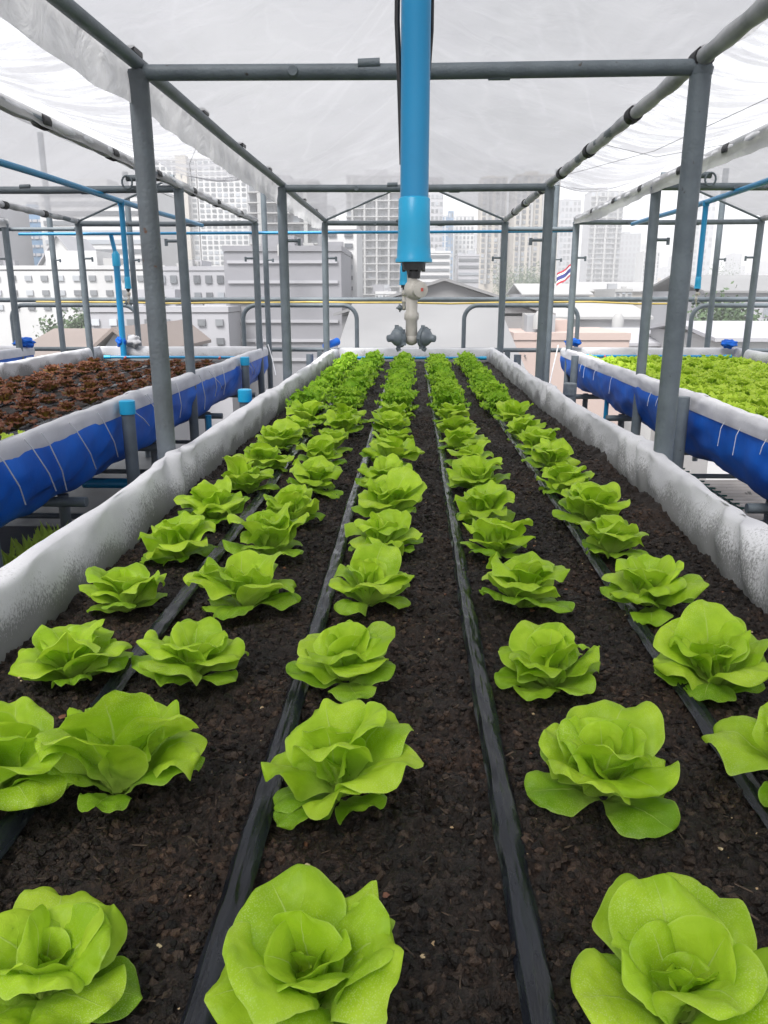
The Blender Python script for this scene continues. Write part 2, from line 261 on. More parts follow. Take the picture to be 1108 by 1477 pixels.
# ------------------------------------------------------------------ mesh builder and object helpers
class MB:
    def __init__(s): s.v = []; s.f = []; s.uv = []; s.n = 0
    def add(s, v, f, uv=None):
        s.v.extend(v); s.f.extend([tuple(i + s.n for i in q) for q in f])
        s.uv.extend(uv if uv else [(0.0, 0.0)] * len(v)); s.n += len(v)
        return s
    def box(s, c, d, rz=0.0):
        x, y, z = c; a, b, e = d[0] / 2, d[1] / 2, d[2] / 2
        ca, sa = math.cos(rz), math.sin(rz)
        v = [(x + i * a * ca - j * b * sa, y + i * a * sa + j * b * ca, z + k * e) for k in (-1, 1) for j in (-1, 1) for i in (-1, 1)]
        return s.add(v, [(0, 2, 3, 1), (4, 5, 7, 6), (0, 1, 5, 4), (2, 6, 7, 3), (0, 4, 6, 2), (1, 3, 7, 5)])
    def tube(s, pts, r, n=12, caps=True):
        pts = [Vector(p) for p in pts]; m = len(pts)
        rs = r if isinstance(r, (list, tuple)) else [r] * m
        v = []; up = None
        for i, p in enumerate(pts):
            t = (pts[min(i + 1, m - 1)] - pts[max(i - 1, 0)])
            if t.length < 1e-9: t = pts[-1] - pts[0]
            t.normalize()
            if up is None: up = Vector((0, 0, 1)) if abs(t.z) < 0.9 else Vector((0, 1, 0))
            a = t.cross(up); a.normalize(); b = a.cross(t); up = b
            for k in range(n):
                q = 2 * PI * k / n; w_ = p + (a * math.cos(q) + b * math.sin(q)) * rs[i]; v.append(tuple(w_))
        f = [(i * n + k, i * n + (k + 1) % n, (i + 1) * n + (k + 1) % n, (i + 1) * n + k) for i in range(m - 1) for k in range(n)]
        if caps: f += [tuple(range(n))[::-1], tuple((m - 1) * n + k for k in range(n))]
        return s.add(v, f)
    def lathe(s, axis_pts, radii, n=20):      # same as tube but with explicit steps; axis straight
        p0, p1 = Vector(axis_pts[0]), Vector(axis_pts[-1]); t = (p1 - p0).normalized()
        up = Vector((0, 0, 1)) if abs(t.z) < 0.9 else Vector((0, 1, 0)); a = t.cross(up).normalized(); b = a.cross(t); v = []
        for p, r in zip(axis_pts, radii):
            for k in range(n):
                q = 2 * PI * k / n; v.append(tuple(Vector(p) + (a * math.cos(q) + b * math.sin(q)) * r))
        m = len(axis_pts)
        f = [(i * n + k, i * n + (k + 1) % n, (i + 1) * n + (k + 1) % n, (i + 1) * n + k) for i in range(m - 1) for k in range(n)]
        f += [tuple(range(n))[::-1], tuple((m - 1) * n + k for k in range(n))]
        return s.add(v, f)
    def grid(s, P, nu, nv, uvf=None):         # P(i,j)->(x,y,z)
        v = [P(i, j) for j in range(nv + 1) for i in range(nu + 1)]
        f = [(j * (nu + 1) + i, j * (nu + 1) + i + 1, (j + 1) * (nu + 1) + i + 1, (j + 1) * (nu + 1) + i) for j in range(nv) for i in range(nu)]
        uv = [(i / nu, j / nv) for j in range(nv + 1) for i in range(nu + 1)]
        return s.add(v, f, uv)
    def mesh(s, name, mat, smooth=True):
        me = bpy.data.meshes.new(name); me.from_pydata(s.v, [], s.f)
        me.uv_layers.new(name='uv')
        lv = np.empty(len(me.loops), dtype=np.int32); me.loops.foreach_get('vertex_index', lv)
        me.uv_layers[0].data.foreach_set('uv', np.array(s.uv, dtype=np.float32)[lv].ravel())
        if smooth: me.polygons.foreach_set('use_smooth', [True] * len(me.polygons))
        me.materials.append(mat); me.update()
        return me
    def build(s, name, mat, parent=None, smooth=True, sharp=True, loc=None):
        me = s.mesh(name, mat, smooth)
        if smooth and sharp:
            try: me.set_sharp_from_angle(angle=R(50))
            except Exception: pass
        o = bpy.data.objects.new(name, me); COL.objects.link(o)
        if parent is not None:
            o.parent = parent
            if loc is None: o.matrix_parent_inverse = Matrix.Translation(-Vector(parent.location)) if parent.rotation_euler.z == 0 else parent.matrix_basis.inverted()
        if loc is not None: o.location = loc
        return o
def tag(o, label=None, cat=None, group=None, kind=None):
    if label: o['label'] = label
    if cat: o['category'] = cat
    if group: o['group'] = group
    if kind: o['kind'] = kind
    return o
def empty(name, loc=(0, 0, 0), label=None, cat=None, group=None):
    o = bpy.data.objects.new(name, None); COL.objects.link(o); o.location = loc; o.empty_display_size = 0.1
    return tag(o, label, cat, group)
def copy_tree(o, parent=None):
    c = o.copy(); COL.objects.link(c); c.parent = parent
    for ch in list(KIDS.get(o.name, o.children)): copy_tree(ch, c)
    return c
KIDS = {}
def np_mesh(name, V, F, mat, smooth=True, uv=None):
    me = bpy.data.meshes.new(name)
    me.vertices.add(len(V)); me.vertices.foreach_set('co', np.ascontiguousarray(V, dtype=np.float32).ravel())
    k = F.shape[1]
    me.loops.add(F.size); me.loops.foreach_set('vertex_index', np.ascontiguousarray(F, dtype=np.int32).ravel())
    me.polygons.add(len(F)); me.polygons.foreach_set('loop_start', np.arange(0, F.size, k, dtype=np.int32))
    me.polygons.foreach_set('use_smooth', np.full(len(F), smooth))
    me.update(calc_edges=True); me.validate()
    if uv is not None:
        me.uv_layers.new(name='uv'); me.uv_layers[0].data.foreach_set('uv', uv[F.ravel()].astype(np.float32).ravel())
    me.materials.append(mat)
    return me
def vnoise(x, y, seed=0):
    """smooth value noise on numpy arrays"""
    rs = np.random.RandomState(seed); T = rs.rand(256, 256)
    xi = np.floor(x).astype(int); yi = np.floor(y).astype(int); fx = x - xi; fy = y - yi
    fx = fx * fx * (3 - 2 * fx); fy = fy * fy * (3 - 2 * fy)
    a = T[xi % 256, yi % 256]; b = T[(xi + 1) % 256, yi % 256]; c = T[xi % 256, (yi + 1) % 256]; d = T[(xi + 1) % 256, (yi + 1) % 256]
    return (a * (1 - fx) + b * fx) * (1 - fy) + (c * (1 - fx) + d * fx) * fy
def nz(*p): return mn.noise(Vector(p))

# ------------------------------------------------------------------ roof we stand on, lower roof, city ground
g = MB(); g.box((-4.0, 3.6, -0.15), (9.8, 8.6, 0.30)); tag(g.build('rooftop_slab', M['floor'], smooth=False), kind='structure')
def corr():
    b = MB(); x0, x1, y0, y1, n = 0.93, 9.0, -0.7, 7.9, 420
    v = []
    for k in range(n + 1):
        y = y0 + (y1 - y0) * k / n; z = -0.30 + 0.022 * math.sin(2 * PI * y / 0.12)
        v += [(x0, y, z), (x1, y, z + 0.10)]
    b.add(v, [(2 * k, 2 * k + 1, 2 * k + 3, 2 * k + 2) for k in range(n)])
    return b
tag(corr().build('corrugated_roof', M['awning'], sharp=False), kind='structure')
M['cityground'] = pmat('distant_ground', (0.22, 0.22, 0.21), 0.9, (0.12, 0.13, 0.12), 0.05)
g = MB(); g.box((0, 1400, -18.5), (4200, 3200, 1.0)); tag(g.build('ground', M['cityground'], smooth=False), kind='structure')

# ------------------------------------------------------------------ steel tunnel frames
FY = [0.0, 2.42, 4.9, 7.2]
HW = 0.78; EZ = 2.16; RIDGE = 2.50
def hook(x, y, z, sx):
    return MB().tube([(x, y, z), (x + sx * 0.075, y, z)], 0.009, 8).tube([(x + sx * 0.075, y, z + 0.012), (x + sx * 0.075, y, z - 0.028)], 0.010, 8)
def frame(xc, label):
    t = empty('tunnel_frame', (xc, 0, 0), label, 'steel frame', 'steel tunnel frames over the beds')
    for i, y in enumerate(FY):
        for s in (-1, 1):
            b = MB(); x = xc + s * HW; r = 0.029
            b.tube([(x, y, 0.0), (x, y, 0.4), (x + rnd.uniform(-.004, .004), y, 1.2), (x, y, EZ - 0.005)], r, 20)
            b.tube([(x, y, 0.0), (x, y, 0.012)], 0.07, 4)
            # weld collar
            b.lathe([(x, y, EZ - 0.03), (x, y, EZ - 0.012)], [r + 0.001, r + 0.004], 20)
            p = b.build('post', M['steel_rust'] if i == 1 and s < 0 else M['steel'], t)
            if i > 1: hook(x - s * 0.02, y, 1.86, -s).build('hook', M['steel'], p)
        b = MB(); n = 8
        b.tube([(xc - HW + 0.02, y, EZ - 0.01), (xc, y, EZ - 0.014), (xc + HW - 0.02, y, EZ - 0.01)], 0.021, 16)
        # weld lugs and sockets along the beam
        b.tube([(xc - 0.16, y - 0.012, EZ + 0.004), (xc - 0.10, y - 0.012, EZ + 0.006)], 0.013, 8)
        b.lathe([(xc - 0.34, y - 0.015, EZ - 0.014), (xc - 0.34, y - 0.027, EZ - 0.014)], [0.017, 0.013], 14)
        b.tube([(xc + 0.20, y, EZ - 0.030), (xc + 0.26, y, EZ - 0.030)], 0.008, 8)
        b.build('crossbeam', M['steel'], t)
    for s in (-1, 1):
        x = xc + s * HW
        b = MB(); ys = np.linspace(-1.0, 7.22, 34)
        b.tube([(x + 0.003 * math.sin(y * 3), y, EZ + 0.012) for y in ys], 0.019, 14)
        b.build('rail', M['steel'], t)
        b = MB(); b.tube([(x, 7.2, EZ + 0.01), (xc, 7.2, RIDGE - 0.012)], 0.009, 8); b.build('rafter', M['steel'], t)
    return t
XL, XR = -2.17, 2.17
frame(0.0, 'grey steel pipe frame standing over the middle bed of lettuce')
frame(XL, 'grey steel pipe frame over the red lettuce bed on the left')
frame(XR, 'grey steel pipe frame over the dense young lettuce bed on the right')
frame(2 * XL - 0.05, 'outermost left grey steel pipe frame beyond the red lettuce bed')

# ------------------------------------------------------------------ polythene roofs with hems, wraps and clips
def sheet(xc, label, hemL, hemR, seed, mainwrap=False):
    t = empty('roof_sheet', (xc, 0, EZ), label, 'plastic sheet', 'milky plastic roof sheets')
    nu, nv = 64, 260; y0, y1 = -1.0, 7.24
    def P(i, j):
        s = -1 + 2 * i / nu; y = y0 + (y1 - y0) * j / nv
        h = (1 - abs(s)) ** 1.12
        x = xc + s * (HW + 0.015)
        z = EZ + 0.030 + (RIDGE - EZ - 0.03) * h
        k = min(abs(y - fy) for fy in FY)
        z -= 0.025 * math.sin(PI * min(1, k / 1.2)) * (1 - abs(s)) * abs(s) * 4
        z += 0.012 * nz(s * 3 + seed, y * 1.1, 0.3) * (1 - abs(s) ** 4) + 0.004 * nz(s * 9, y * 4, seed)
        z += 0.020 * (0.3 - abs(nz(s * 2.2 + y * 0.7, y * 0.9 - s, seed + 3.0))) * (1 - abs(s) ** 3) + 0.006 * (0.3 - abs(nz(s * 6 + y * 1.6, y * 2.2 - s * 3, seed + 5.0)))
        # gathers at the corners of each bay
        g_ = math.exp(-((1 - abs(s)) / 0.25) ** 2) * math.exp(-(k / 0.25) ** 2)
        z += 0.008 * g_ * math.sin(s * 70 + y * 10)
        return (x, y, z)
    MB().grid(P, nu, nv).build('canopy', M['film'], t, sharp=False)
    for s, drop in ((-1, hemL), (1, hemR)):
        x = xc + s * (HW + 0.018)
        if drop > 0:
            def Q(i, j):
                y = y0 + (y1 - y0) * j / 160; q = i / 8
                d = drop * (1 + 0.22 * nz(y * 0.9, seed, s)) * (0.6 + 0.4 * min(1, (7.3 - y) / 0.7))
                return (x + s * (0.010 * q + 0.020 * nz(y * 2.3, q * 1.5, seed) * q + 0.006 * math.sin(y * 22 + 3 * math.sin(y * 2)) * q), y, EZ + 0.035 - q * d)
            MB().grid(Q, 8, 160).build('hem', M['film_edge'], t, sharp=False)
        # plastic rolled around the rail, lumpy
        xr = xc + s * HW
        b = MB(); ys = np.linspace(0.1, 7.15, 120)
        rs = [0.0225 + 0.004 * nz(y * 3.1, seed * 2.0, s) + 0.0025 * math.sin(y * 26 + 4 * nz(y, 1, 2)) for y in ys]
        if (mainwrap and s > 0) or not mainwrap:
            b.tube([(xr, y, EZ + 0.012 + 0.003 * nz(y * 4, 5, s)) for y in ys], rs, 12); b.build('rolled_edge', M['wrap'], t, sharp=False)
        for k in range(10):
            y = 0.35 + 0.69 * k + rnd.uniform(-0.05, 0.05)
            if mainwrap and s < 0:
                b = MB(); b.box((xr + 0.004, y, EZ + 0.038), (0.022, 0.07, 0.008)); b.box((xr + 0.014, y, EZ + 0.034), (0.004, 0.07, 0.014)); b.build('clip', M['black'], t, smooth=False)
            else:
                b = MB(); yy = [y - 0.03 + 0.06 * q / 12 for q in range(13)]
                b.lathe([(xr, q, EZ + 0.012) for q in yy], [0.0285 if (q % 2 == 0) else 0.0262 for q in range(13)], 14); b.build('clip', M['black'], t)
    return t
sheet(0.0, 'milky plastic sheet forming the pitched roof above the middle bed', 0.13, 0.03, 1.0, True)
sheet(XL, 'milky plastic sheet roofing the red lettuce tunnel on the left', 0.04, 0.05, 2.0)
sheet(XR, 'milky plastic sheet roofing the young lettuce tunnel on the right', 0.09, 0.04, 3.0)
sheet(2 * XL - 0.05, 'milky plastic sheet on the outermost left tunnel', 0.05, 0.10, 4.0)

def aisle_film(xa, xb, y1, label, seed):
    n = 110
    def P(i, j):
        u = i / 26; y = -0.35 + (y1 + 0.35) * j / n
        x = xa + (xb - xa) * u
        y2 = y + (0.22 * math.sin(PI * u) * -1 if j == n else 0)
        z = EZ + 0.052 - 0.05 * math.sin(PI * u) + 0.010 * nz(x * 5, y * 3.0, seed) + 0.004 * nz(x * 6, y * 8, seed)
        return (x, y2, z)
    o = MB().grid(P, 26, n).build('aisle_sheet', M['film_clear'], sharp=False)
    return tag(o, label, 'plastic sheet', 'clear plastic sheets over the aisles')
aisle_film(-HW - 0.045, XL + HW + 0.045, 4.75, 'wet wrinkled clear plastic sheet over the left aisle', 1.5)
aisle_film(HW + 0.045, XR - HW - 0.045, 5.25, 'creased clear plastic sheet with string lines over the right aisle', 2.5)
def stringline(pts, label):
    b = MB(); b.tube(pts, 0.0010, 6); tag(b.build('string', M['black']), label, 'string')
stringline([(0.82, 4.6, 2.175), (1.0, 3.6, 2.13), (1.12, 2.2, 2.13), (1.24, 1.0, 2.16)], 'thin dark string running lengthwise under the right aisle sheet')
stringline([(0.80, 3.7, 2.175), (1.05, 3.75, 2.13), (1.36, 3.7, 2.175)], 'thin dark string across the right aisle sheet between two rails')
stringline([(-0.82, 3.3, 2.17), (-1.02, 3.8, 2.12), (-1.2, 4.5, 2.13)], 'thin dark string under the edge of the left aisle sheet')

# ------------------------------------------------------------------ grow beds
RIMZ = 1.085; SZ = 0.95; BY0, BY1 = -0.45, 7.42
def fold(y, seed):      # gathers where the cloth is tied
    return sum(a * math.exp(-((y - c) / wd) ** 2) for c, a, wd in FOLDS[seed])
FOLDS = {0: [(2.32, 1.0, 0.16), (4.0, 0.6, 0.2), (0.9, 0.4, 0.25)], 1: [(2.55, 1.0, 0.14), (1.55, 0.9, 0.22), (4.2, 0.7, 0.15), (5.6, 0.5, 0.2)], 2: [(3.4, 0.8, 0.2), (5.5, .6, .2)], 3: [(3.8, .8, .2), (6, .6, .2)]}
PROF = [(0.811, 1.005), (0.812, 1.022), (0.811, 1.042), (0.808, 1.064), (0.799, 1.080), (0.785, 1.083), (0.773, 1.075), (0.766, 1.055), (0.760, 1.02), (0.756, 0.99), (0.752, 0.962), (0.750, 0.935), (0.748, 0.90)]
PROF_SIDE = PROF
PROF_MID = [(0.752, 0.955), (0.750, 1.00), (0.746, 1.045), (0.740, 1.066), (0.731, 1.077), (0.719, 1.078), (0.710, 1.070), (0.705, 1.052), (0.700, 1.022), (0.696, 0.992), (0.694, 0.962), (0.696, 0.935), (0.70, 0.90)]
def profpt(q, PR=None):
    PR = PR or PROF
    f = q * (len(PR) - 1); k = min(int(f), len(PR) - 2); f -= k
    p0, p1, p2, p3 = PR[max(k - 1, 0)], PR[k], PR[k + 1], PR[min(k + 2, len(PR) - 1)]
    return tuple(0.5 * ((2 * p1[a]) + (-p0[a] + p2[a]) * f + (2 * p0[a] - 5 * p1[a] + 4 * p2[a] - p3[a]) * f * f + (-p0[a] + 3 * p1[a] - 3 * p2[a] + p3[a]) * f ** 3) for a in (0, 1))
def liner_side(xc, s, seed, step, rimfn):
    n = int((BY1 - BY0) / step); nu = 26
    def P(i, j):
        q = i / nu; y = BY0 + (BY1 - BY0) * j / n
        x, z = profpt(q)
        if xc == 0 and q < 0.5: x += 0.010 * (1 - q * 2)
        wgt = math.sin(PI * min(1, q * 1.05)) if q < 0.95 else 0.15
        fo = fold(y, seed)
        d = 0.014 * nz(y * 1.7, q * 1.2, seed * 3.1) + 0.005 * nz(y * 5, q * 3, seed) + 0.001 * nz(y * 22, q * 9, seed) + 0.018 * (0.35 - abs(nz(y * 1.6 + q * 2.4, q * 1.6 - y * 0.8, seed + 12.0)))
        d += fo * (0.016 * math.sin(y * 42 + q * 9 + 3 * nz(y * 3, q, seed)) + 0.006) + 0.018 * (0.35 - abs(nz(y * 2.6 + q * 1.5, q * 3.2 - y, seed + 4.0))) + 0.004 * (0.3 - abs(nz(y * 8 + q * 3, q * 6 - y * 3, seed + 6.0))) + 0.002 * math.sin(y * 30 + 5 * nz(y * 1.5, 0, seed) + q * 3) * q
        x -= d * wgt * (1 if q > 0.4 else -0.6)
        if 0.12 < q < 0.75: z += (0.010 * nz(y * 1.3, 7, seed) + fo * 0.012 + 0.004 * nz(y * 9, q * 2, seed)) * math.sin(PI * (q - 0.12) / 0.63)
        z += rimfn(y) * max(0, 1 - q * 1.0)
        if xc == 0: x += (0.030 if s > 0 else 0.006) * math.exp(-((y - 2.6) / 0.8) ** 2) - (0.018 if s > 0 else 0.010) * math.exp(-((y - 0.8) / 0.9) ** 2) + 0.010 * nz(y * 0.8, 3.3, seed)
        return (xc + s * x, y, z)
    b = MB().grid(P, nu, n)
    b.uv = [(j / n, profv(i / nu)) for j in range(n + 1) for i in range(nu + 1)]
    return b
def profv(q): return max(0.0, min(1.0, (q - 0.35) / 0.6))
def liner_end(xc, y, sgn, seed, drop=0.0):
    nu, nv = 26, 90
    def P(i, j):
        q = i / nu; u = -1 + 2 * j / nv
        p, z = profpt(q); x = u * (0.775 if xc else 0.735)
        yy = y + sgn * (p - 0.76)
        wv = 0.010 * nz(x * 4, q * 2, seed) + 0.008 * math.sin(x * 26 + 5 * nz(x * 2, 1, seed)) * (q ** 1.5)
        return (xc + x, yy + wv, z - drop * (1 - u * u) * max(0, 1 - q) + 0.006 * nz(x * 3, 2, seed))
    b = MB().grid(P, nu, nv)
    b.uv = [(j / nv, profv(i / nu)) for j in range(nv + 1) for i in range(nu + 1)]
    return b
def soil_mesh(xc, hw, y0, y1, cell_near, cell_far, split, mat, seed, name='soil'):
    ys = list(np.arange(y0, split, cell_near)) + list(np.arange(split, y1, cell_far)) + [y1]
    xs = np.arange(-hw, hw + cell_near * 0.5, cell_near)
    X, Y = np.meshgrid(xs, ys)
    Z = SZ + 0.020 * (vnoise(X * 5, Y * 5, seed) - .5) + 0.013 * (vnoise(X * 22, Y * 22, seed + 1) - .5) + 0.009 * (vnoise(X * 60, Y * 60, seed + 2) - .5) + 0.006 * (vnoise(X * 140, Y * 140, seed + 3) - .5)
    # clods
    rg = np.abs(vnoise(X * 45, Y * 45, seed + 5) - 0.5) * 2
    Z += 0.010 * (1 - rg) ** 2 - 0.003
    Z += 0.03 * np.clip((np.abs(X) - 0.66) / 0.08, 0, 1) ** 2 * (vnoise(X * 3, Y * 4, seed + 8))
    V = np.stack([X.ravel() + xc, Y.ravel(), Z.ravel()], 1)
    ny, nx = X.shape; idx = np.arange(ny * nx).reshape(ny, nx)
    F = np.stack([idx[:-1, :-1].ravel(), idx[:-1, 1:].ravel(), idx[1:, 1:].ravel(), idx[1:, :-1].ravel()], 1)
    me = np_mesh(name, V, F, mat)
    o = bpy.data.objects.new(name, me); COL.objects.link(o); return tag(o, kind='structure')
def soil_z(x, y):
    X = np.array([x]); Y = np.array([y]); seed = 11
    return float(SZ + (0.020 * (vnoise(X * 5, Y * 5, seed) - .5) + 0.013 * (vnoise(X * 22, Y * 22, seed + 1) - .5))[0])

def sling(xc, seed):
    """blue tarpaulin hammock under the bed"""
    pr = [(0.806, 1.05), (0.803, 0.98), (0.796, 0.915), (0.775, 0.850), (0.730, 0.79), (0.64, 0.755), (0.45, 0.745), (0.2, 0.74), (0, 0.74)]
    if not xc: pr = [(a - 0.045, b_) for a, b_ in pr[:-2]] + pr[-2:]
    full = [(-x, z) for x, z in pr] + [(x, z) for x, z in pr[::-1][1:]]
    n = 170; nu = 56
    def P(i, j):
        q = i / nu; y = BY0 + 0.02 + (BY1 - BY0 - 0.04) * j / n
        x, z = profpt(q, full)
        k = abs(((y + 0.3) / 1.25) % 1.0 - 0.5) * 2
        bl = 0.016 * (1 - k ** 2)
        m_ = math.sin(PI * q)
        d = 0.5 * bl + 0.014 * nz(y * 1.4, q * 5, seed) + 0.008 * nz(y * 5 + q * 6, q * 14, seed + 2.0) + 0.018 * (0.3 - abs(nz(y * 3.2 - q * 7, q * 6, seed + 4.0))) + 0.009 * (0.3 - abs(nz(y * 9 + q * 9, q * 9, seed + 8.0)))
        nx_ = 1 if x > 0 else -1
        fac = min(1.0, min(q, 1 - q) / 0.06)
        return (xc + x + nx_ * d * fac * (1 if abs(x) > 0.6 else 0), y, z - (d + 0.01 * abs(math.sin(y * 2.5))) * fac)
    return MB().grid(P, nu, n)
def bed_post(x, y, capcol, parent, ztop=1.075, r=0.03):
    b = MB(); b.tube([(x, y, 0), (x, y, ztop)], r, 18); p = b.build('support_post', M['steel'], parent)
    if capcol:
        c = MB(); c.lathe([(x, y, ztop - 0.055), (x, y, ztop - 0.053), (x, y, ztop + 0.006), (x, y, ztop + 0.010)], [r + 0.002, r + 0.006, r + 0.006, r], 18)
        c.build('cap', M[capcol], p)
    return p
def bed(xc, label, seedL, seedR, posts, step, rimL, rimR, linermat='liner'):
    t = empty('grow_bed', (xc, 3.4, 0), label, 'grow bed', 'raised grow beds')
    liner_side(xc, -1, seedL, step, rimL).build('liner_side', M[linermat], t, sharp=False)
    liner_side(xc, 1, seedR, step, rimR).build('liner_side', M[linermat], t, sharp=False)
    liner_end(xc, BY1 - 0.02, 1, seedL + 5).build('liner_end', M['liner_grey'], t, sharp=False)
    liner_end(xc, BY0 + 0.02, -1, seedL + 6).build('liner_end', M['liner_grey'], t, sharp=False)
    sling(xc, seedL + 0.5).build('tarpaulin', M['tarp'], t, sharp=False)
    for (x, y, cap) in posts: bed_post(x, y, cap, t)
    for s in (-1, 1):     # rim pipe hidden in the cloth and the lower side pipes
        x = xc + s * (0.788 if xc else 0.726)
        if xc: MB().tube([(x, BY0, 1.045), (x, BY1, 1.045)], 0.009, 10).build('rim_pipe', M['steel'], t)
        MB().tube([(xc + s * 0.70, BY0, 0.42), (xc + s * 0.70, BY1, 0.42)], 0.019, 10).build('lower_pipe', M['steel'], t)
    for y in (0.6, 1.9, 3.1, 4.3, 5.5, 6.7):
        MB().tube([(xc - 0.82, y, 0.72), (xc + 0.82, y, 0.72)], 0.021, 10).build('cross_pipe', M['steel'], t)
        for s in (-1, 1):
            MB().tube([(xc + s * 0.70, y + 0.05, 0.0), (xc + s * 0.70, y + 0.05, 0.74)], 0.023, 12).build('leg', M['steel_rust'], t)
        MB().tube([(xc - 0.82, y + 0.05, 0.30), (xc + 0.82, y + 0.05, 0.30)], 0.017, 10).build('cross_pipe', M['steel'], t)
    return t
flat = lambda y: 0.0
PROF = PROF_MID
mid = bed(0.0, 'long raised bed of dark soil with green lettuce in the middle', 0, 1, [(-0.86, 4.0, 'pvc_light'), (0.86, 4.35, 'greyplastic'), (-0.86, 6.6, None), (0.86, 6.6, None), (-0.86, 1.4, None), (0.86, 1.4, None)], 0.014,
          flat, flat)
PROF = PROF_SIDE
lb = bed(XL, 'blue tarpaulin bed of red lettuce on the left', 2, 3, [(XL + 0.86, 3.55, 'pvc_light'), (XL + 0.86, 6.15, 'pvc_light'), (XL + 0.86, 1.0, 'pvc_light'), (XL - 0.86, 3.5, None), (XL - 0.86, 6.2, None)], 0.03,
         lambda y: -0.05 * math.exp(-((y - 4.0) / 1.4) ** 2), flat)
rb = bed(XR, 'blue tarpaulin bed packed with young lettuce on the right', 3, 2, [(XR - 0.86, 3.85, None), (XR - 0.86, 6.5, None), (XR + 0.86, 3.8, None), (XR + 0.86, 6.5, None)], 0.03, flat, flat)
far_b = bed(2 * XL - 0.05, 'outermost left bed with blue tarpaulin corner', 2, 3, [(2 * XL + 0.81, 3.5, None), (2 * XL + 0.81, 6.1, None)], 0.05, flat, flat)

soil_mesh(0, 0.742, BY0 + 0.04, BY1 - 0.05, 0.0035, 0.010, 1.9, M['soil'], 11)
soil_mesh(XL, 0.742, BY0 + 0.04, BY1 - 0.05, 0.02, 0.02, 3.0, M['soil'], 21)
soil_mesh(XR, 0.742, BY0 + 0.04, BY1 - 0.05, 0.02, 0.02, 3.0, M['soil'], 31)
soil_mesh(2 * XL - 0.05, 0.742, BY0 + 0.04, BY1 - 0.05, 0.05, 0.05, 3.0, M['soil'], 41)

# soil crumbs: nobody could count them
def crumbs(n, y0, y1, smin, smax, seed, name, mat, flatten=0.8, power=1.6, zoff=0.0, stretch=1.0):
    rs = np.random.RandomState(seed)
    ph = (1 + 5 ** .5) / 2
    ico = np.array([(-1, ph, 0), (1, ph, 0), (-1, -ph, 0), (1, -ph, 0), (0, -1, ph), (0, 1, ph), (0, -1, -ph), (0, 1, -ph), (ph, 0, -1), (ph, 0, 1), (-ph, 0, -1), (-ph, 0, 1)]) / 1.902
    fc = np.array([(0, 11, 5), (0, 5, 1), (0, 1, 7), (0, 7, 10), (0, 10, 11), (1, 5, 9), (5, 11, 4), (11, 10, 2), (10, 7, 6), (7, 1, 8), (3, 9, 4), (3, 4, 2), (3, 2, 6), (3, 6, 8), (3, 8, 9), (4, 9, 5), (2, 4, 11), (6, 2, 10), (8, 6, 7), (9, 8, 1)])
    u = rs.rand(n); y = y0 + (y1 - y0) * u ** power; x = rs.uniform(-0.73, 0.73, n)
    sz = smin + (smax - smin) * rs.rand(n) ** 4
    Z = SZ + 0.020 * (vnoise(x * 5, y * 5, 11) - .5) + 0.013 * (vnoise(x * 22, y * 22, 12) - .5) + 0.009 * (vnoise(x * 60, y * 60, 13) - .5) + 0.008 * (1 - np.abs(vnoise(x * 45, y * 45, 16) - 0.5) * 2) ** 2 - 0.003
    V = ico[None] * (1 + rs.uniform(-0.42, 0.42, (n, 12, 1))) * sz[:, None, None]
    V[:, :, 0] *= rs.uniform(0.7, 1.3, (n, 1)) * stretch; V[:, :, 2] *= flatten
    a = rs.uniform(0, 2 * PI, n); c, s = np.cos(a)[:, None], np.sin(a)[:, None]
    vx = V[:, :, 0] * c - V[:, :, 1] * s; vy = V[:, :, 0] * s + V[:, :, 1] * c
    V = np.stack([vx + x[:, None], vy + y[:, None], V[:, :, 2] + (Z + sz * 0.25 + zoff)[:, None]], 2).reshape(-1, 3)
    F = (fc[None] + 12 * np.arange(n)[:, None, None]).reshape(-1, 3)
    o = bpy.data.objects.new(name, np_mesh(name, V, F, mat, name == 'soil_clods')); COL.objects.link(o); return o
tag(crumbs(1500, 0.15, 3.5, 0.005, 0.012, 33, 'soil_clods', M['soil'], 0.6, 1.5, -0.003), 'larger damp soil clods half sunk in the middle bed', 'soil', kind='stuff')
tag(crumbs(230000, 0.12, 3.9, 0.0011, 0.0068, 3, 'soil_crumbs', M['crumb'], 0.75), 'dark crumbly soil lumps covering the middle bed', 'soil', kind='stuff')
tag(crumbs(420, 0.3, 3.2, 0.0010, 0.0042, 5, 'pale_chips', M['chip'], 0.6, 1.3, 0.002), 'tiny pale chips scattered over the dark soil of the middle bed', 'chips', kind='stuff')
tag(crumbs(2600, 0.2, 3.2, 0.0006, 0.0016, 8, 'soil_fibres', M['fibre'], 0.5, 1.5, 0.003, 8.0), 'fine brown root fibres lying on the soil of the middle bed', 'fibres', kind='stuff')
tag(crumbs(150, 0.3, 3.0, 0.0020, 0.0065, 6, 'bark_chips', M['chip_red'], 0.45, 1.3, 0.002), 'small brown bark chips scattered over the dark soil of the middle bed', 'chips', kind='stuff')

